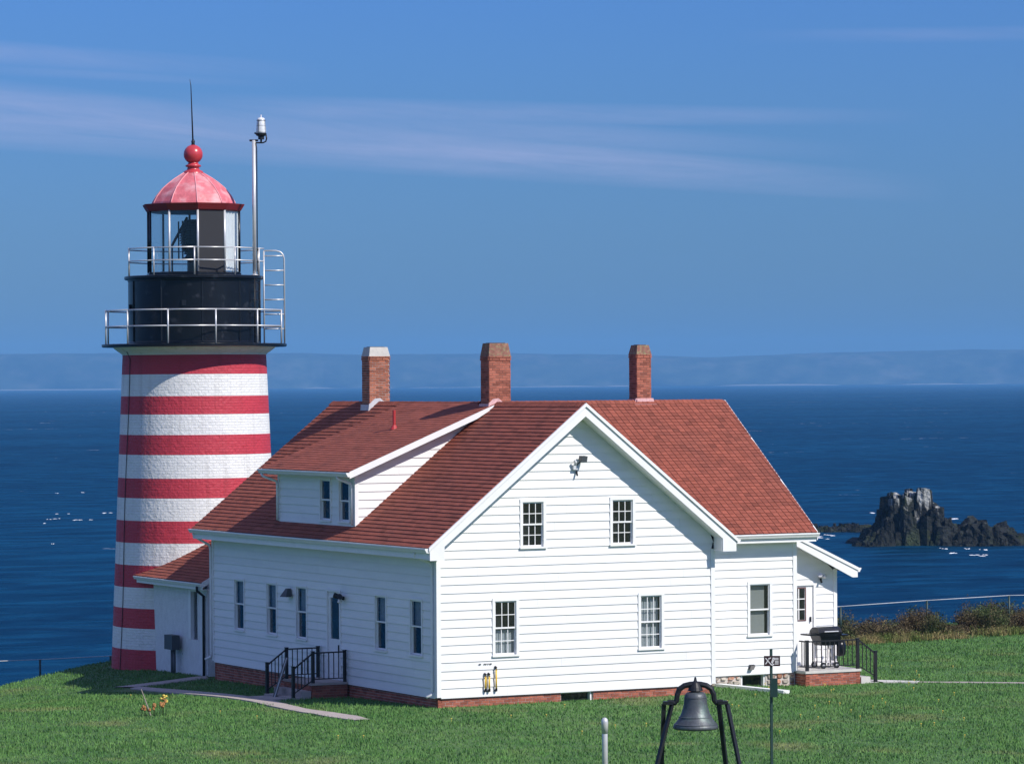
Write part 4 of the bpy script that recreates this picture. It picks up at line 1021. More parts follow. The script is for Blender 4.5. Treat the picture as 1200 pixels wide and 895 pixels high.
fr_ = MB(); fr_.lathe([(.26, 11.4), (.20, 11.5), (.20, 11.86), (.34, 11.9)], 16, MZ)
for k in range(6):
    a = tp(.47, 20 + 60 * k, 11.9); c = tp(.47, 20 + 60 * k, 13.05); fr_.bar(a, c, .035)
fr_.bar(tp(.95, -38, 12.3), tp(.45, -20, 13.15), .06); fr_.bar(tp(.95, -38, 11.5), tp(.95, -38, 12.3), .04)
fr_.build('lens_frame', 'black_iron', tower)
MB().lathe([(LR - .15, 13.30), (.3, 13.55), (.1, 13.6)], 20, MZ, closed=False).build('lantern_ceiling', 'black_metal', tower)
# roof: fascia skirt, ten-sided dome, ribs, ball
MB().lathe([(LR - .08, 13.33), (LR + .02, 13.33), (LR + .06, 13.36), (LR + .16, 13.52), (LR + .17, 13.545), (1.30, 13.56)], 10, MZ, LA, False).build('roof_fascia', 'dome_red_dark', tower)
dp = [(1.29, 13.555), (1.27, 13.62), (1.15, 13.82), (.96, 14.05), (.78, 14.20), (.60, 14.33), (.42, 14.44), (.28, 14.52)]
MB().lathe(dp, 10, MZ, LA, False).build('dome', 'dome_red', tower)
for k in range(10):
    a = LA + math.radians(36 * k); MB().tube([(TC[0] + (r + .008) * math.cos(a), TC[1] + (r + .008) * math.sin(a), z) for r, z in dp], .014, 6).build('dome_rib', 'dome_rib', tower, True)
nk = MB().lathe([(.31, 14.50), (.29, 14.56), (.20, 14.60), (.17, 14.68), (.23, 14.70), (.24, 14.74), (.17, 14.77), (.15, 14.82)], 24, MZ, closed=False).build('neck', 'ball_red', tower, True)
MB().lathe([(.289 * math.sin(t), 15.075 - .289 * math.cos(t)) for t in np.linspace(.02, math.pi - .02, 16)], 28, MZ).build('ball', 'ball_red', tower, True)
sp_ = MB(); lean = lambda z: (TC[0] - RV.x * (z - 15.3) * .03, TC[1] - RV.y * (z - 15.3) * .03, z)
sp_.lathe([(.07, 15.33), (.05, 15.40), (.06, 15.46), (.035, 15.52)], 10, MZ); sp_.tube([lean(15.4), lean(16.4), lean(17.15), (lean(17.2)[0] - RV.x * .03, lean(17.2)[1] - RV.y * .03, 17.34)], .026, 6, True, .006)
sp_.build('lightning_rod', 'black_iron', tower, True)
# ladder and its guard on the drum
def ladder(pa, pb, z0, z1, step, r, nm, mat, rr, curve=False):
    mb = MB()
    if curve:
        q = Vector(pb) - Vector(pa)
        mb.tube([(pa[0], pa[1], z0), (pa[0], pa[1], z1)], r, 7)
        P = lambda f, z: (pa[0] + q.x * f, pa[1] + q.y * f, z)
        mb.tube([P(0, z1), P(.6, z1), P(.82, z1 - .04), P(.95, z1 - .12), P(1, z1 - .26), P(1, z0)], r, 7)
    else:
        mb.tube([(pa[0], pa[1], z0), (pa[0], pa[1], z1)], r, 7); mb.tube([(pb[0], pb[1], z0), (pb[0], pb[1], z1)], r, 7)
    o = mb.build(nm, mat, tower, True); z = z0 + step
    while z < z1 - .1:
        MB().tube([(pa[0], pa[1], z), (pb[0], pb[1], z)], rr, 6).build('rung', mat, o, True); z += step
ladder(tp(2.13, 86, 0), tp(2.74, 87.5, 0), 9.345, 12.14, .44, .024, 'ladder', 'galvanised', .020, True)
ladder(tp(2.07, 66, 0), tp(2.07, 78, 0), 9.345, 11.3, .26, .02, 'ladder', 'black_iron', .014)
for z in (12.0, 11.83):
    MB().tube([tp(2.05, 77.5, 11.385 + (.82 if z == 12.0 else .44)), tp(2.13, 86, 11.385 + (.82 if z == 12.0 else .44))], .02, 6).build('rail', 'galvanised', tower, True)

# beacon mast on the upper gallery
mp_ = tp(2.03, 68.5, 11.385)
mast = thing('beacon_mast', 'galvanised pole with small clear beacon lamp beside the lighthouse dome', 'beacon', mp_)
mt = MB().tube([mp_, (mp_[0], mp_[1], 15.44)], .058, 10); mt.lathe([(.11, 0), (.11, .02), (.06, .03)], 10, mp_); mt.build('pole', 'galvanised', mast, True)
R2 = lambda d, z, f=0: (mp_[0] + RV.x * d + FV.x * f, mp_[1] + RV.y * d + FV.y * f, z)
MB().tube([R2(.085, 11.5, -.02), R2(.085, 15.2, -.02), R2(.06, 15.36, -.02)], .018, 6).build('conduit', 'black_iron', mast, True)
ar = MB(); ar.tube([R2(-.13, 15.43), R2(.13, 15.43)], .03, 8); ar.tube([R2(0, 15.36), R2(.28, 15.36), R2(.36, 15.40), R2(.385, 15.48), R2(.37, 15.60)], .022, 8); ar.build('arm', 'black_iron', mast, True)
bcn = MB(); bcn.lathe([(.09, 15.46), (.09, 15.55), (.15, 15.58), (.17, 15.64)], 14, (R2(.22, 0)[0], R2(.22, 0)[1], 0)); bcn.tube([R2(.22, 15.36), R2(.22, 15.47)], .03, 8); bcn.bar(R2(.2, 15.56), R2(.02, 15.66), .02, .05); bcn.build('lamp_base', 'black_iron', mast)
lc = (R2(.22, 0)[0], R2(.22, 0)[1], 0)
MB().lathe([(.145, 15.64), (.15, 15.70), (.135, 15.9), (.125, 16.04), (.10, 16.10), (.03, 16.12)], 18, lc).build('lamp_lens', 'frosted', mast, True)
li = MB(); li.lathe([(.06, 15.64), (.05, 15.76), (.02, 15.78), (.03, 15.9), (.055, 15.95), (.05, 16.02)], 10, lc); li.lathe([(.022, 16.1), (.018, 16.2)], 8, lc); li.build('lamp_fitting', 'sign_white', mast)
rl = MB()
for z in (15.70, 15.86, 16.02): rl.lathe([(.132, z), (.142, z + .01), (.132, z + .02)], 18, lc)
for k in range(4):
    a = .6 + k * 1.571; rl.tube([(lc[0] + .152 * math.cos(a), lc[1] + .152 * math.sin(a), 15.62), (lc[0] + .13 * math.cos(a), lc[1] + .13 * math.sin(a), 16.05)], .010, 5)
rl.build('lens_cage', 'meter_grey', mast)

# ------------------------------------------------------------------ entry steps
def baluster_run(parent, p, q, zoff0, zoff1, n, base0, base1, mat='black_iron'):
    """top rail, bottom rail and balusters between two posts (p, q: xy; heights absolute)"""
    top = MB().bar((p[0], p[1], zoff0), (q[0], q[1], zoff1), .045, .035); top.build('hand_rail', mat, parent)
    MB().bar((p[0], p[1], base0), (q[0], q[1], base1), .03, .025).build('bottom_rail', mat, parent)
    for i in range(1, n + 1):
        f = i / (n + 1); x, y = p[0] + (q[0] - p[0]) * f, p[1] + (q[1] - p[1]) * f
        MB().bar((x, y, base0 + (base1 - base0) * f), (x, y, zoff0 + (zoff1 - zoff0) * f), .02).build('baluster', mat, parent)
def posts(parent, lst, mat='black_iron'):
    for x, y, z0, z1 in lst:
        m_ = MB().box(x - .038, x + .038, y - .038, y + .038, z0, z1); m_.box(x - .045, x + .045, y - .045, y + .045, z1 + .001, z1 + .02); m_.build('newel_post', mat, parent)
st = thing('side_steps', 'brick landing and steps with black iron railings at the shaded side door', 'steps', (-.8, 6.0, -.1))
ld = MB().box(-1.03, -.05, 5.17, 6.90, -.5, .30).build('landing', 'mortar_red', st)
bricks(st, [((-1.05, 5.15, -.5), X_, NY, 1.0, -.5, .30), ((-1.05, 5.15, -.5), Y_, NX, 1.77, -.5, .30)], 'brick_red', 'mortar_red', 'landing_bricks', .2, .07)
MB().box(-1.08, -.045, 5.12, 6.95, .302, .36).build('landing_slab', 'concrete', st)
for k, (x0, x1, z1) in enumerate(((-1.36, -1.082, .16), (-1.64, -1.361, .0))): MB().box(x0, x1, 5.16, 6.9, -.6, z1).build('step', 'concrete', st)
posts(st, [(-.10, 5.2, .36, 1.17), (-1.01, 5.2, .36, 1.17), (-1.57, 5.2, -.05, .80), (-.10, 6.86, .36, 1.17), (-1.01, 6.86, .36, 1.17), (-1.57, 6.86, -.05, .80)])
for y in (5.2, 6.86):
    baluster_run(st, (-.13, y), (-.98, y), 1.14, 1.14, 5, .46, .46); baluster_run(st, (-1.04, y), (-1.54, y), 1.12, .76, 4, .42, .12)
pk = thing('leaning_plank', 'dark weathered plank leaning against the black railing of the side steps', 'plank', (-1.7, 6.2, -.1))
MB().hexa(((-1.78, 5.98, -.12), (-1.74, 6.20, -.12), (-1.70, 6.19, -.12), (-1.74, 5.97, -.12), (-1.18, 6.46, .94), (-1.13, 6.68, .94), (-1.09, 6.67, .94), (-1.14, 6.45, .94))).build('board', 'grey_wood', pk)
MB().hexa(((-1.80, 5.97, -.12), (-1.79, 6.0, -.12), (-1.77, 6.0, -.12), (-1.78, 5.97, -.12), (-1.20, 6.45, .94), (-1.19, 6.48, .94), (-1.17, 6.48, .94), (-1.18, 6.45, .94))).build('edge_strip', 'galvanised', pk)

ps_ = thing('porch_steps', 'sunlit brick porch with black iron railing beside the side entry shed', 'porch', (12.9, 2.6, -.1))
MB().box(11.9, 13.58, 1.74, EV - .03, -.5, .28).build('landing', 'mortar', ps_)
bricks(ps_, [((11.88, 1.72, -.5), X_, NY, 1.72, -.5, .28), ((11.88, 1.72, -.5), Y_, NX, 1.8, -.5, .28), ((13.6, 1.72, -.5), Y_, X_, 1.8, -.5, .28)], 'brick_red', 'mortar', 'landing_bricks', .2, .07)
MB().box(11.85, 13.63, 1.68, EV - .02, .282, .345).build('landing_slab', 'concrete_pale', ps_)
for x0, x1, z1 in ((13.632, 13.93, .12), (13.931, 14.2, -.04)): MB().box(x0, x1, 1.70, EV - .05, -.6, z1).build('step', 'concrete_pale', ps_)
posts(ps_, [(11.95, 1.76, .345, 1.15), (13.56, 1.76, .345, 1.15), (14.13, 1.76, -.05, .79)])
baluster_run(ps_, (11.98, 1.76), (13.53, 1.76), 1.13, 1.13, 10, .45, .45)
baluster_run(ps_, (13.59, 1.76), (14.10, 1.76), 1.12, .75, 3, .42, .14)
baluster_run(ps_, (11.95, 1.79), (11.95, 2.13), 1.13, 1.13, 2, .45, .45)
posts(ps_, [(13.98, EV - .12, -.05, 1.0)])

# barbecue grill on the porch
gx, gy, gz_ = 12.98, 2.45, .345
gr = thing('barbecue_grill', 'black covered barbecue grill on a pale wheeled cart on the porch', 'grill', (gx, gy, gz_))
# axis of the grill runs along x
def gbox(name, mat, x0, x1, y0, y1, z0, z1): return MB().box(gx + x0, gx + x1, gy + y0, gy + y1, gz_ + z0, gz_ + z1).build(name, mat, gr)
fb = MB(); fb.hexa([(gx + x, gy + y, gz_ + z) for x, y, z in ((-.24, -.2, .62), (.24, -.2, .62), (.24, .2, .62), (-.24, .2, .62), (-.33, -.26, .88), (.33, -.26, .88), (.33, .26, .88), (-.33, .26, .88))]); fb.build('firebox', 'black_metal', gr)
ldm = MB(); pts = [(-.26, .885), (-.27, .98), (-.20, 1.07), (-.05, 1.12), (.10, 1.10), (.22, 1.02), (.27, .885)]
ldm.prism(pts, -.36, .36, lambda a, z, d: (gx + d, gy + a, gz_ + z)); lo_ = ldm.build('lid', 'black_metal', gr)
MB().tube([(gx - .22, gy - .30, gz_ + 1.0), (gx + .22, gy - .30, gz_ + 1.0)], .016, 8).build('handle', 'galvanised', lo_)
gbox('side_shelf', 'black_metal', -.66, -.37, -.22, .22, .90, .94); gbox('side_shelf', 'black_metal', .37, .60, -.22, .22, .86, .90)
for x in (-.22, .2):
    for y in (-.18, .18): gbox('leg', 'sign_white', x - .022, x + .022, y - .022, y + .022, .09 if x < 0 else .0, .64)
gbox('lower_shelf', 'sign_white', -.25, .25, -.2, .2, .16, .19)
for x, y in ((-.22, -.23), (-.22, .23), (.2, -.23)):
    MB().tube([(gx + x, gy + y - .025, gz_ + .085), (gx + x, gy + y + .025, gz_ + .085)], .085, 16).build('wheel', 'black_iron', gr, False)
    MB().tube([(gx + x, gy + y - .03, gz_ + .085), (gx + x, gy + y + .03, gz_ + .085)], .04, 12).build('hub', 'galvanised', gr)
tk = MB().lathe([(.06, .30), (.15, .34), (.165, .45), (.165, .60), (.13, .70), (.05, .73)], 18, (gx + .46, gy, gz_)).build('gas_tank', 'black_metal', gr, True)
MB().tube([(gx + .46, gy, gz_ + .72), (gx + .46, gy, gz_ + .87)], .03, 8).build('tank_hanger', 'black_iron', gr)

# ------------------------------------------------------------------ lamps, pipes and fittings on the walls
fl = thing('gable_floodlight', 'grey floodlight fixture high on the sunlit gable wall', 'floodlight', (3.95, -.03, 6.0))
def FS(p): return (3.93 + (p[0] - 3.95) * .68, -.03 + (p[1] + .03) * .8, 6.02 + (p[2] - 6.0) * .8)
def scaled(mb): mb.v = [FS(p) for p in mb.v]; return mb
m_ = MB(); m_.box(3.80, 3.98, -.14, -.03, 5.86, 6.0); m_.tube([(3.90, -.09, 6.0), (3.86, -.18, 6.10), (3.82, -.16, 6.16)], .05, 10); scaled(m_).build('housing', 'flashing', fl)
m_ = MB(); m_.hexa(((4.02, -.34, 6.10), (4.24, -.34, 6.10), (4.24, -.12, 6.14), (4.02, -.12, 6.14), (4.04, -.36, 6.28), (4.26, -.36, 6.28), (4.26, -.13, 6.30), (4.04, -.13, 6.30))); m_.tube([(3.92, -.1, 5.98), (4.06, -.2, 6.12)], .028, 8); scaled(m_).build('lamp_head', 'meter_grey', fl)
scaled(MB().tube([(3.98, -.04, 5.80), (3.94, -.16, 5.68)], .035, 8)).build('sensor', 'black_iron', fl)
f2 = thing('side_floodlight', 'grey shaded floodlight on the left wall between two narrow windows', 'floodlight', (-.03, 8.78, 2.5))
m_ = MB(); m_.hexa(((-.32, 8.82, 2.40), (-.24, 8.58, 2.40), (-.05, 8.62, 2.40), (-.05, 8.92, 2.40), (-.16, 8.78, 2.62), (-.15, 8.68, 2.62), (-.05, 8.68, 2.62), (-.05, 8.80, 2.62))); m_.build('shade', 'meter_grey', f2)
MB().tube([(-.03, 8.74, 2.56), (-.12, 8.74, 2.58)], .03, 8).build('bracket', 'black_iron', f2)
f3 = thing('door_lamp', 'black twin-head lamp beside the shaded side door', 'lamp', (-.03, 5.38, 2.5))
m_ = MB(); m_.tube([(-.03, 5.38, 2.52), (-.12, 5.38, 2.54)], .055, 10); m_.tube([(-.12, 5.40, 2.55), (-.24, 5.52, 2.60)], .06, 10, True, .075); m_.tube([(-.12, 5.36, 2.55), (-.22, 5.24, 2.58)], .06, 10, True, .075); m_.build('lamp_head', 'black_iron', f3)
MB().tube([(-.13, 5.38, 2.50), (-.17, 5.37, 2.40)], .05, 10).build('sensor', 'sign_white', f3)
f4 = thing('porch_lamp', 'twin-head lamp on the side entry wall above the porch', 'lamp', (13.52, EV - .03, 2.7))
m_ = MB(); m_.box(13.48, 13.58, EV - .06, EV - .03, 2.66, 2.78); m_.tube([(13.53, EV - .06, 2.74), (13.44, EV - .2, 2.80)], .045, 10, True, .06); m_.tube([(13.53, EV - .06, 2.74), (13.64, EV - .18, 2.76)], .045, 10, True, .06); m_.build('lamp_head', 'galvanised', f4)
MB().tube([(13.53, EV - .07, 2.68), (13.50, EV - .16, 2.60)], .03, 8).build('sensor', 'black_iron', f4)
dv = thing('dryer_vent', 'small black dryer vent low on the wing wall near the sign', 'vent', (10.44, WV - .03, .5))
MB().hexa(((10.34, WV - .13, .43), (10.46, WV - .13, .43), (10.46, WV - .03, .45), (10.34, WV - .03, .45), (10.40, WV - .08, .53), (10.55, WV - .08, .53), (10.55, WV - .03, .55), (10.40, WV - .03, .55))).build('hood', 'black_iron', dv)
MB().lbox((0, WV, 0), X_, NY, 10.37, 10.53, .03, .045, .44, .56).build('flange', 'meter_grey', dv)
for k, (u, za, zb, lab) in enumerate(((1.30, .43, .84, 'short yellow fuel pipe on the gable wall, outermost of the three'), (1.405, .43, .84, 'short yellow fuel pipe in the middle of three on the gable wall'), (1.60, .43, 1.0, 'tall yellow fuel pipe on the gable wall'))):
    y_ = thing('fuel_pipe', lab, 'pipe', (u, -.05, za), 'yellow fuel pipes on the gable wall')
    MB().tube([(u, -.085, za + .05), (u, -.085, zb - .04)], .022, 10).build('pipe', 'yellow_paint', y_, True)
    MB().tube([(u, -.085, zb - .05), (u, -.085, zb), (u, -.03, zb + .02)], .03, 10).build('cap', 'black_iron', y_)
    MB().tube([(u, -.085, za + .06), (u, -.085, za), (u, -.03, za)], .03, 10).build('elbow', 'black_iron', y_)
tg = MB(); 
for a, c in ((1.14, 1.20), (1.28, 1.31), (1.325, 1.355), (1.385, 1.41), (1.44, 1.465), (1.47, 1.50)): tg.lbox((0, 0, 0), X_, NY, a, c, .033, .040, 1.085, 1.115)
tg = tg.build('wall_lettering', 'meter_grey'); tg['label'] = 'row of tiny dark markings on the gable wall above the yellow pipes'; tg['category'] = 'marking'
mtx = (.16, 17.3)
me_ = thing('meter_box', 'grey meter box on twin pipes beside the stucco passage wall', 'meter box', (.2, 17.6, -.3))
MB().box(.06, .30, 17.32, 17.92, .42, .84).build('cabinet', 'meter_grey', me_)
for y in (17.50, 17.66): MB().tube([(.2, y, -.55), (.2, y, .43)], .045, 8).build('conduit', 'meter_grey', me_, True)

# ------------------------------------------------------------------ paths, plank, fence
def strip(name, mat, left, right, lift=.03, **pp):
    K = 10; mb = MB(); n = len(left)
    def dense(pts):
        o_ = []
        for i in range(n - 1):
            for k in range(K): f = k / K; o_.append((pts[i][0] + (pts[i + 1][0] - pts[i][0]) * f, pts[i][1] + (pts[i + 1][1] - pts[i][1]) * f))
        return o_ + [pts[-1]]
    A, B = dense(left), dense(right)
    for i in range(len(A) - 1):
        qs = [A[i], B[i], B[i + 1], A[i + 1]]
        mb.face([(x, y, g1(x, y) + lift) for x, y in qs])
        for a, c in ((A[i], A[i + 1]), (B[i + 1], B[i])): mb.face([(a[0], a[1], g1(*a) + lift), (c[0], c[1], g1(*c) + lift), (c[0], c[1], g1(*c) - .1), (a[0], a[1], g1(*a) - .1)])
    return mb.build(name, mat, kind='structure', **pp)
strip('path', 'concrete', [(-1.95, 14.9), (-2.0, 11.2), (-2.05, 8.0), (-2.1, 5.8), (-2.5, 3.4), (-2.75, 1.7), (-2.78, -1.2), (-3.0, -2.4)],
      [(-2.30, 14.7), (-2.60, 11.2), (-2.68, 8.0), (-2.78, 5.2), (-3.05, 3.4), (-3.30, 1.0), (-3.42, -1.0), (-3.4, -2.4)])
strip('path', 'concrete', [(-2.3, 15.9), (-1.1, 15.5), (.3, 15.35)], [(-2.1, 14.9), (-1.0, 14.7), (.0, 14.5)], .034)
strip('path', 'concrete', [(-1.66, 6.8), (-2.2, 6.8)], [(-1.66, 5.2), (-2.2, 5.2)], .036)
strip('path', 'concrete_pale', [(14.22, 2.4), (14.9, 1.8), (15.3, 1.35)], [(14.22, 1.55), (14.6, 1.3), (14.95, .95)], .03)
strip('path', 'concrete', [(15.3, 1.35), (17.6, -.85), (22, -5.2)], [(15.12, 1.15), (17.4, -1.1), (21.8, -5.5)], .015)
pl = MB(); a, c = Vector((9.36, 2.10, g1(9.36, 2.1))), Vector((9.66, -.85, g1(9.66, -.85)))
d = (c - a).normalized(); pn = Vector((-d.y, d.x, 0)) * .10
wp_ = thing('white_board', 'long white board lying on the grass below the wing basement window', 'board', tuple((a + c) / 2))
MB().hexa([tuple(q) for q in (a - pn, c - pn, c + pn, a + pn, a - pn + Vector((0, 0, .09)), c - pn + Vector((0, 0, .09)), c + pn + Vector((0, 0, .09)), a + pn + Vector((0, 0, .09)))]).build('plank', 'white_paint', wp_)

fpts = [(-12, 23.0), (-6.5, 24.1), (-1.0, 25.4), (1.6, 26.1), (6.0, 26.2), (11.0, 23.0), (15.5, 18.2), (19.0, 16.9), (23.0, 17.15), (26.8, 17.85), (30.6, 18.6), (34.4, 19.3), (40, 20.4)]
fence = thing('cliff_fence', 'low pipe rail fence on dark posts along the cliff edge', 'fence', (23.0, 17.15, g1(23, 17.15)))
rz = [g1(*p) + 1.0 for p in fpts]
rz[1:4] = [-.20, -.33, -.37]; rz[8:11] = [.90, .93, .93]
for (x, y), z in zip(fpts, rz): MB().tube([(x, y, g1(x, y) - .2), (x, y, z)], .035, 8).build('post', 'box_green', fence, True)
for i in range(len(fpts) - 1):
    MB().tube([(*fpts[i], rz[i]), (*fpts[i + 1], rz[i + 1])], .011, 8).build('rail', 'flashing', fence, True)

# ------------------------------------------------------------------ bell on its stand
D_ = 66.0
bc = Vector(cam_pt(lx(812.5, D_), D_, 0)); bgz = g1(bc.x, bc.y)
bell = thing('bell', 'dark bronze bell hanging from an iron yoke on an A-frame stand', 'bell', (bc.x, bc.y, bgz))
def bp_(l, z, f=0): return (bc.x + RV.x * l + FV.x * f, bc.y + RV.y * l + FV.y * f, z)
zc = lambda y: CAM.z - (y - 448.7) / FPX * D_
bz = zc(812)
prof = [(.05, bz), (.14, bz - .02), (.185, bz - .05), (.20, bz - .10), (.21, bz - .19), (.225, bz - .29), (.26, bz - .40), (.31, bz - .50), (.375, bz - .58), (.41, bz - .63), (.415, bz - .67), (.39, bz - .69), (.36, bz - .66), (.28, bz - .5), (.2, bz - .3)]
o = MB().lathe(prof, 40, (bc.x, bc.y, 0), closed=False).build('bell_body', 'bell_bronze', bell, True)
rg = MB()
for z, r_ in ((bz - .115, .206), (bz - .47, .30), (bz - .60, .395)): rg.lathe([(r_ - .01, z - .014), (r_ + .008, z), (r_ - .01, z + .014)], 40, (bc.x, bc.y, 0))
rg.build('bead', 'bell_bronze', o, True)
yk = MB(); ya = [(-.50, zc(825)), (-.37, zc(825.5)), (-.345, zc(823)), (-.33, zc(816)), (-.29, zc(809.5)), (-.20, zc(805.5)), (-.1, zc(804)), (0, zc(803.5))]
full = ya + [(-a, z) for a, z in ya[::-1][1:]]
yk.tube([bp_(a, z) for a, z in full], .052, 8)
yk.lathe([(.06, bz - .01), (.14, bz + .01), (.12, bz + .07), (.07, bz + .15), (.03, bz + .19), (.018, bz + .25), (.004, bz + .26)], 16, (bc.x, bc.y, 0)); yk.build('yoke', 'black_iron', bell)
MB().tube([bp_(0, bz - .25), bp_(.02, bz - .66)], .03, 8).build('clapper', 'black_iron', bell)
for sg in (-1, 1):
    tp0 = bp_(sg * .50, zc(825.5)); 
    blk = MB().lbox(bp_(sg * .50, zc(825.5)), tuple(RV), tuple(-FV), -.09, .09, -.07, .07, -.03, .03); blk.build('bearing', 'black_iron', bell)
    for a, f in ((-.10, .34), (.10, -.34)):
        foot = bp_(sg * (.50 + .28) + sg * a * 1.4, bgz - .05, f); MB().bar((tp0[0] + RV.x * a * .75, tp0[1] + RV.y * a * .75, tp0[2] - .02), foot, .075, .05).build('leg', 'black_iron', bell)
    MB().bar(bp_(sg * .72, bgz + .5, .25), bp_(sg * .72, bgz + .5, -.25), .05).build('brace', 'black_iron', bell)

# sign post
D_ = 70.0; sc_ = Vector(cam_pt(lx(901.5, D_), D_, 0)); sg_ = g1(sc_.x, sc_.y)
zc = lambda y: CAM.z - (y - 449.3) / FPX * D_
sign = thing('sign_post', 'small dark red sign with white marks on a thin post with green box', 'sign', (sc_.x, sc_.y, sg_))
def sp2(l, z, f=0): return (sc_.x + RV.x * l + FV.x * f, sc_.y + RV.y * l + FV.y * f, z)
MB().bar(sp2(0, sg_ - .3), sp2(.0, zc(764)), .048, .03).build('post', 'box_green', sign)
fO = sp2(.015, 0, -.024); RT, NT = tuple(RV), tuple(-FV)
pnl = MB().lbox(fO, RT, NT, -.155, .155, 0, .012, zc(783.8), zc(771.7)).build('panel', 'sign_maroon', sign)
mk = MB(); zm = (zc(783.8) + zc(771.7)) / 2
def mark(l0, z0, l1, z1, wd=.017):
    p, q = Vector((l0, z0)), Vector((l1, z1)); dd = (q - p).normalized(); n_ = Vector((-dd.y, dd.x)) * wd / 2
    mk.prism([tuple(p - n_), tuple(q - n_), tuple(q + n_), tuple(p + n_)], .013, .016, lambda a, z, t: (fO[0] + RT[0] * a + NT[0] * t, fO[1] + RT[1] * a + NT[1] * t, zm + z))
mark(-.125, .058, -.03, -.055); mark(-.125, -.06, -.05, .055); mark(-.05, .055, -.02, .06); mark(-.03, -.055, .0, -.082, .02); mark(.0, -.082, .04, -.055, .02); mark(.0, -.05, .05, .05); mark(.01, .058, .05, .058)
mark(-.06, .06, -.075, .01); mark(.02, .05, -.01, -.03)
for z in (.055, .028, -.002, -.030, -.056): mark(.055, z, .125, z, .014)
mk.build('lettering', 'sign_white', pnl)
MB().lbox(fO, RT, NT, -.035, .10, 0, .09, zc(819.7), zc(798)).build('leaflet_box', 'box_green', sign)

# short post in the foreground
D_ = 68.0; p_ = Vector(cam_pt(lx(706, D_), D_, 0)); pg = g1(p_.x, p_.y)
sp_t = thing('marker_post', 'short pale round-topped post in the near lawn', 'post', (p_.x, p_.y, pg))
MB().lathe([(.055, -.2), (.055, 1.12), (.05, 1.14)], 14, (p_.x, p_.y, pg)).build('pipe', 'galvanised', sp_t, True)
zt = CAM.z - (841.5 - 448) / FPX * D_ - pg
MB().lathe([(.06, 1.12), (.066, zt - .08), (.055, zt - .03), (.03, zt - .005), (.005, zt)], 16, (p_.x, p_.y, pg)).build('cap', 'galvanised', sp_t, True)

# ------------------------------------------------------------------ grass, dandelions, brush, flower clump
def tri_mesh(name, V, tint, mat, **props):
    n = len(V); me = bpy.data.meshes.new(name)
    me.vertices.add(n); me.vertices.foreach_set('co', V.reshape(-1).astype(np.float32))
    me.loops.add(n); me.loops.foreach_set('vertex_index', np.arange(n, dtype=np.int32))
    me.polygons.add(n // 3); me.polygons.foreach_set('loop_start', np.arange(0, n, 3, dtype=np.int32))
    me.update(calc_edges=True)
    at = me.attributes.new('tint', 'FLOAT', 'FACE'); at.data.foreach_set('value', tint.astype(np.float32))
    me.materials.append(MATS[mat]); o = bpy.data.objects.new(name, me); COL.objects.link(o)
    for k, v in props.items(): o[k] = v
    return o
def free(u, v):
    """where lawn grows: not under buildings, steps or paths"""
    f = ~((u > -.02) & (u < W + .02) & (v > -.02) & (v < LEN + .1)) & ~((u > W - .1) & (u < WU + .02) & (v > WV - .0) & (v < 11)) & ~((u > WU - .1) & (u < EU) & (v > EV - .1) & (v < 7))
    f &= ~((u > -1.66) & (u < 0) & (v > 5.1) & (v < 6.95)) & ~((u > 11.85) & (u < 14.25) & (v > 1.66) & (v < 3.7)) & ~((u > PU - .02) & (u < 4.4) & (v > 14) & (v < 20)) & ~((u - TC[0]) ** 2 + (v - TC[1]) ** 2 < 2.62 ** 2)
    f &= ~((v < 15.0) & (v > 3.4) & (u < -2.0) & (u > -2.9)) & ~((v <= 3.4) & (v > -2.3) & (u < -2.6 - .1 * np.clip(3.4 - v, 0, 1.5)) & (u > -3.35))
    f &= ~((u > -2.3) & (u < .3) & (v > 14.75) & (v < 15.5)) & ~((u > -2.2) & (u < -1.6) & (v > 5.2) & (v < 6.8))
    f &= ~((u > 14.2) & (u < 30) & (u + v > 16.2) & (u + v < 16.7) & (v < 2.5))
    return f
def scatter(n, d0, d1, marg=1.12):
    d = np.sqrt(rng.uniform(d0 ** 2, d1 ** 2, n)); l = rng.uniform(-1, 1, n) * 600 / FPX * d * marg
    return CAM.x + RV.x * l + FV.x * d, CAM.y + RV.y * l + FV.y * d
gu, gv = scatter(350000, 70, 125)
keep = free(gu, gv) & (gv < 30) & (ground(gu, gv) > -2.2); gu, gv = gu[keep], gv[keep]
patch = fbm(gu * .8, gv * .8, 40)
thin = rng.uniform(0, 1, len(gu)) < .55 + 1.0 * patch; gu, gv, patch = gu[thin], gv[thin], patch[thin]
gz2 = ground(gu, gv) - .008
hh = rng.uniform(.035, .085, len(gu)) * (.6 + .9 * patch)
ang = rng.uniform(0, 2 * np.pi, len(gu)); wd = rng.uniform(.010, .020, len(gu))
ca, sa = np.cos(ang) * wd, np.sin(ang) * wd; lx_, ly_ = rng.normal(0, .022, len(gu)), rng.normal(0, .022, len(gu))
V = np.empty((len(gu), 3, 3)); V[:, 0] = np.stack([gu - ca, gv - sa, gz2], -1); V[:, 1] = np.stack([gu + ca, gv + sa, gz2], -1); V[:, 2] = np.stack([gu + lx_, gv + ly_, gz2 + hh], -1)
go = tri_mesh('lawn_grass', V.reshape(-1, 3), rng.uniform(.82, 1.22, len(gu)), 'blades', kind='stuff'); go['label'] = 'mown green lawn grass around the house'; go['category'] = 'grass'

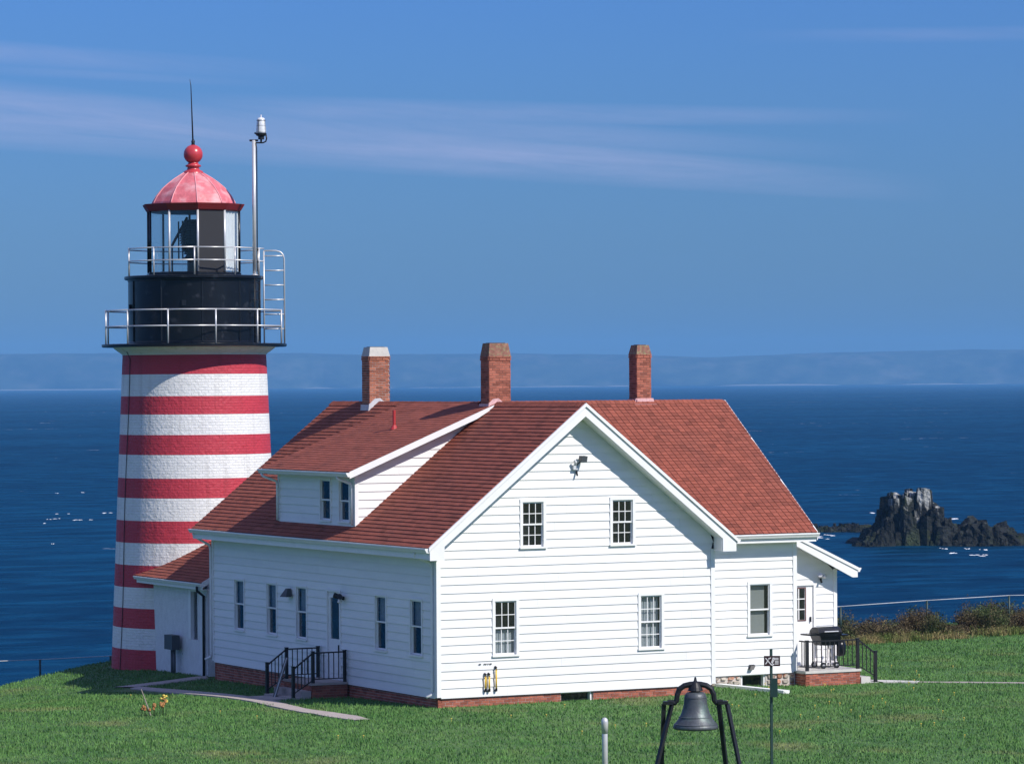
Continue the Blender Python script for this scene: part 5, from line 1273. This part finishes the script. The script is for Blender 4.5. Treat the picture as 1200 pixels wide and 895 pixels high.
fd = MB().lathe([(.004, 0), (.004, .07), (.019, .074), (.022, .084), (.012, .092), (.002, .094)], 7, (0, 0, 0)).build('dandelion', 'flower_yellow')
du, dv_ = scatter(900, 77, 104, .9); ok = free(du, dv_) & (dv_ < 12) & (du > -6); du, dv_ = du[ok], dv_[ok]
wsel = rng.uniform(0, 1, len(du)) < np.where(du > 5, .5, .10); du, dv_ = du[wsel][:60], dv_[wsel][:60]
for i, (x, y) in enumerate(zip(du, dv_)):
    o = fd if i == 0 else fd.copy()
    if i: COL.objects.link(o)
    o.location = (x, y, g1(x, y)); o['label'] = 'small yellow dandelion in the lawn'; o['category'] = 'flower'; o['group'] = 'dandelions in the lawn'

# brush along the cliff edge to the right
def brush(name, n, area, hmin, hmax, mat, leaf, label, cat):
    u0, u1, f0, f1 = area
    x = rng.uniform(u0, u1, n); f = rng.uniform(0, 1, n); y = f0(x) + (f1(x) - f0(x)) * f
    dens = fbm(x * .9, y * .9, 60); keep = (dens > .30) & ~((np.abs(x - 27.3) < .55) & (rng.uniform(0, 1, n) < .8)); x, y, dens = x[keep], y[keep], dens[keep]
    z = ground(x, y) - .03; h = rng.uniform(hmin, hmax, len(x)) * (.45 + 1.1 * dens)
    Vs, Ts = [], []
    lean = rng.normal(0, .16, (len(x), 2)); wdt = rng.uniform(.008, .018, len(x)); a = rng.uniform(0, np.pi, len(x))
    V = np.empty((len(x), 3, 3)); V[:, 0] = np.stack([x - wdt * np.cos(a), y - wdt * np.sin(a), z], -1); V[:, 1] = np.stack([x + wdt * np.cos(a), y + wdt * np.sin(a), z], -1); V[:, 2] = np.stack([x + lean[:, 0] * h, y + lean[:, 1] * h, z + h], -1)
    Vs.append(V); Ts.append(rng.uniform(.6, 1.4, len(x)))
    for k in range(leaf):
        t = rng.uniform(.25, 1.0, len(x)); c = np.stack([x + lean[:, 0] * h * t + rng.normal(0, .05, len(x)), y + lean[:, 1] * h * t + rng.normal(0, .05, len(x)), z + h * t], -1)
        e1 = rng.normal(0, .026, (len(x), 3)); e2 = rng.normal(0, .026, (len(x), 3))
        V = np.stack([c, c + e1, c + e2], 1); Vs.append(V); Ts.append(rng.uniform(.5, 1.6, len(x)))
    o = tri_mesh(name, np.concatenate(Vs).reshape(-1, 3), np.concatenate(Ts), mat, kind='stuff'); o['label'] = label; o['category'] = cat
nb = 95
bx = rng.uniform(16, 42, nb); by = 15.9 + .17 * np.clip(bx - 24, -10, 30) + rng.uniform(0, 1, nb) ** .8 * 2.9
bh = rng.uniform(.45, .98, nb) * (.7 + .6 * fbm(bx * .35, by * .3, 77)); br = rng.uniform(.5, .95, nb)
gap = (np.abs(bx - 27.4 - .2 * (by - 17)) < .75) & (by > 16.6); bh = np.where(gap, bh * .35, bh)
Vs, Ts = [], []
for cx_, cy_, ch, cr in zip(bx, by, bh, br):
    m_ = int(230 * cr * 1.6); th = rng.uniform(0, 2 * np.pi, m_); rr = cr * np.sqrt(rng.uniform(0, 1, m_)); x = cx_ + rr * np.cos(th); y = cy_ + rr * np.sin(th)
    z0 = ground(cx_, cy_) - .05; top = ch * np.sqrt(np.clip(1 - (rr / cr) ** 2 * .85, 0.05, 1)) * rng.uniform(.75, 1.18, m_)
    c0 = np.stack([cx_ + (x - cx_) * .35, cy_ + (y - cy_) * .35, np.full(m_, z0)], -1); c1 = np.stack([x, y, z0 + top], -1)
    wv = rng.normal(0, .007, (m_, 3)); Vs.append(np.stack([c0 - wv, c0 + wv, c1], 1)); Ts.append(rng.uniform(.5, 1.3, m_))
    for q in range(7):
        f = rng.uniform(.3, 1.02, m_)[:, None]; c = c0 + (c1 - c0) * f + rng.normal(0, .05, (m_, 3))
        Vs.append(np.stack([c, c + rng.normal(0, .030, (m_, 3)), c + rng.normal(0, .030, (m_, 3))], 1)); Ts.append(rng.uniform(.45, 1.7, m_))
o = tri_mesh('cliff_brush', np.concatenate(Vs).reshape(-1, 3), np.concatenate(Ts), 'leaf_brush', kind='stuff'); o['label'] = 'brown and green brush along the cliff edge beside the fence'; o['category'] = 'brush'
brush('tall_grass', 15000, (15, 42, lambda x: 14.9 + .17 * np.clip(x - 24, -10, 30), lambda x: 16.2 + .17 * np.clip(x - 24, -10, 30)), .10, .34, 'dry_grass', 1, 'tall dry grass at the foot of the brush', 'grass')

# clump of flowers and a stick, bottom left
fg = (-6.75, 2.2); fz = g1(*fg)
fc = thing('flower_clump', 'clump of orange and yellow flowers with a grey stick in the lawn', 'flowers', (fg[0], fg[1], fz))
MB().tube([bq for bq in [(fg[0] + .02, fg[1], fz - .05), (fg[0] - .1, fg[1] + .05, fz + .32), (fg[0] - .21, fg[1] + .1, fz + .66)]], .022, 6, True, .012).build('stick', 'stick', fc)
stm, fo, fy_ = MB(), MB(), MB()
for c0, n_, hgt in ((-.17, 7, .22), (.06, 8, .26), (.30, 14, .42)):
    for k in range(n_):
        x = fg[0] + RV.x * (c0 + random.gauss(0, .045)); y = fg[1] + RV.y * (c0 + random.gauss(0, .045)); h = hgt * random.uniform(.5, 1.0)
        stm.tube([(x, y, fz - .03), (x + random.gauss(0, .02), y, fz + h)], .006, 4)
        (fo if random.random() < .72 or c0 < .2 else fy_).lathe([(.004, 0), (.035, .02), (.032, .06), (.006, .085)], 6, (x, y, fz + h - .02))
        if c0 > .2 and k < 5: fy_.lathe([(.004, 0), (.04, .02), (.03, .05), (.006, .06)], 6, (x + random.gauss(0, .03), y, fz + hgt + random.uniform(-.03, .06)))
stm.build('stems', 'leaf_green', fc, kind='stuff'); fo.build('blossoms', 'flower_orange', fc, kind='stuff'); fy_.build('blossoms', 'flower_yellow', fc, kind='stuff')

# foam round the rock and on the swell
fm = MB()
for x, y, wd in ((962, 630, 1.6), (972, 626.5, 1.3), (1004, 633, .8), (1013, 622, .6), (1105, 642.5, .9), (1115, 648, .8), (1132, 643, .7), (1148, 650, 1.4), (1118, 608, 1.7), (1018, 601, 1.3), (1152, 644, .8), (60, 608, 1.2), (66, 602, .9), (90, 609, 1.0), (104, 609, .6), (124, 601, 1.5), (79, 602, .5), (51, 613, .5), (95, 577, .7), (66, 578, .5), (62, 637, .4)):
    y0 = y + ROLL * (x - 600); dd = (CAM.z - SEA) * FPX / (y0 - 447.3); L0 = lx(x, dd)
    for s_ in range(5):
        n = 9; lc_, dc_, ws = L0 + random.gauss(0, wd * .34), dd + random.gauss(0, wd * .9), wd * random.uniform(.14, .34); ring = []
        for k in range(n):
            a = 2 * math.pi * k / n; q = random.uniform(.5, 1.2); ring.append(cam_pt(lc_ + ws * math.cos(a) * q, dc_ + ws * 1.5 * math.sin(a) * q, SEA + .02 + .03 * random.random()))
        c = cam_pt(lc_, dc_, SEA + .09)
        for k in range(n): fm.face((ring[k], ring[(k + 1) % n], c))
fm.build('foam', 'foam', kind='stuff', label='white foam flecks on the dark blue sea', category='foam')

# ------------------------------------------------------------------ haze over the channel
m = bpy.data.materials.new('haze_air'); m.use_nodes = True; N = m.node_tree.nodes; L = m.node_tree.links; N.clear()
o = N.new('ShaderNodeOutputMaterial'); pv = N.new('ShaderNodeVolumePrincipled')
pv.inputs['Color'].default_value = (0.21, 0.56, 1.0, 1); pv.inputs['Density'].default_value = 8.5e-5; pv.inputs['Anisotropy'].default_value = 0.0
L.new(pv.outputs[0], o.inputs['Volume']); MATS['haze_air'] = m
mb = MB()
mb.hexa([cam_pt(-7200, -1700, SEA - 6), cam_pt(7200, -1700, SEA - 6), cam_pt(7200, 16200, SEA - 6), cam_pt(-7200, 16200, SEA - 6),
         cam_pt(-7200, -1700, 190), cam_pt(7200, -1700, 190), cam_pt(7200, 16200, 190), cam_pt(-7200, 16200, 190)])
hz = mb.build('haze', 'haze_air', kind='stuff')
hz['label'] = 'thin blue sea haze over the channel'; hz['category'] = 'haze'
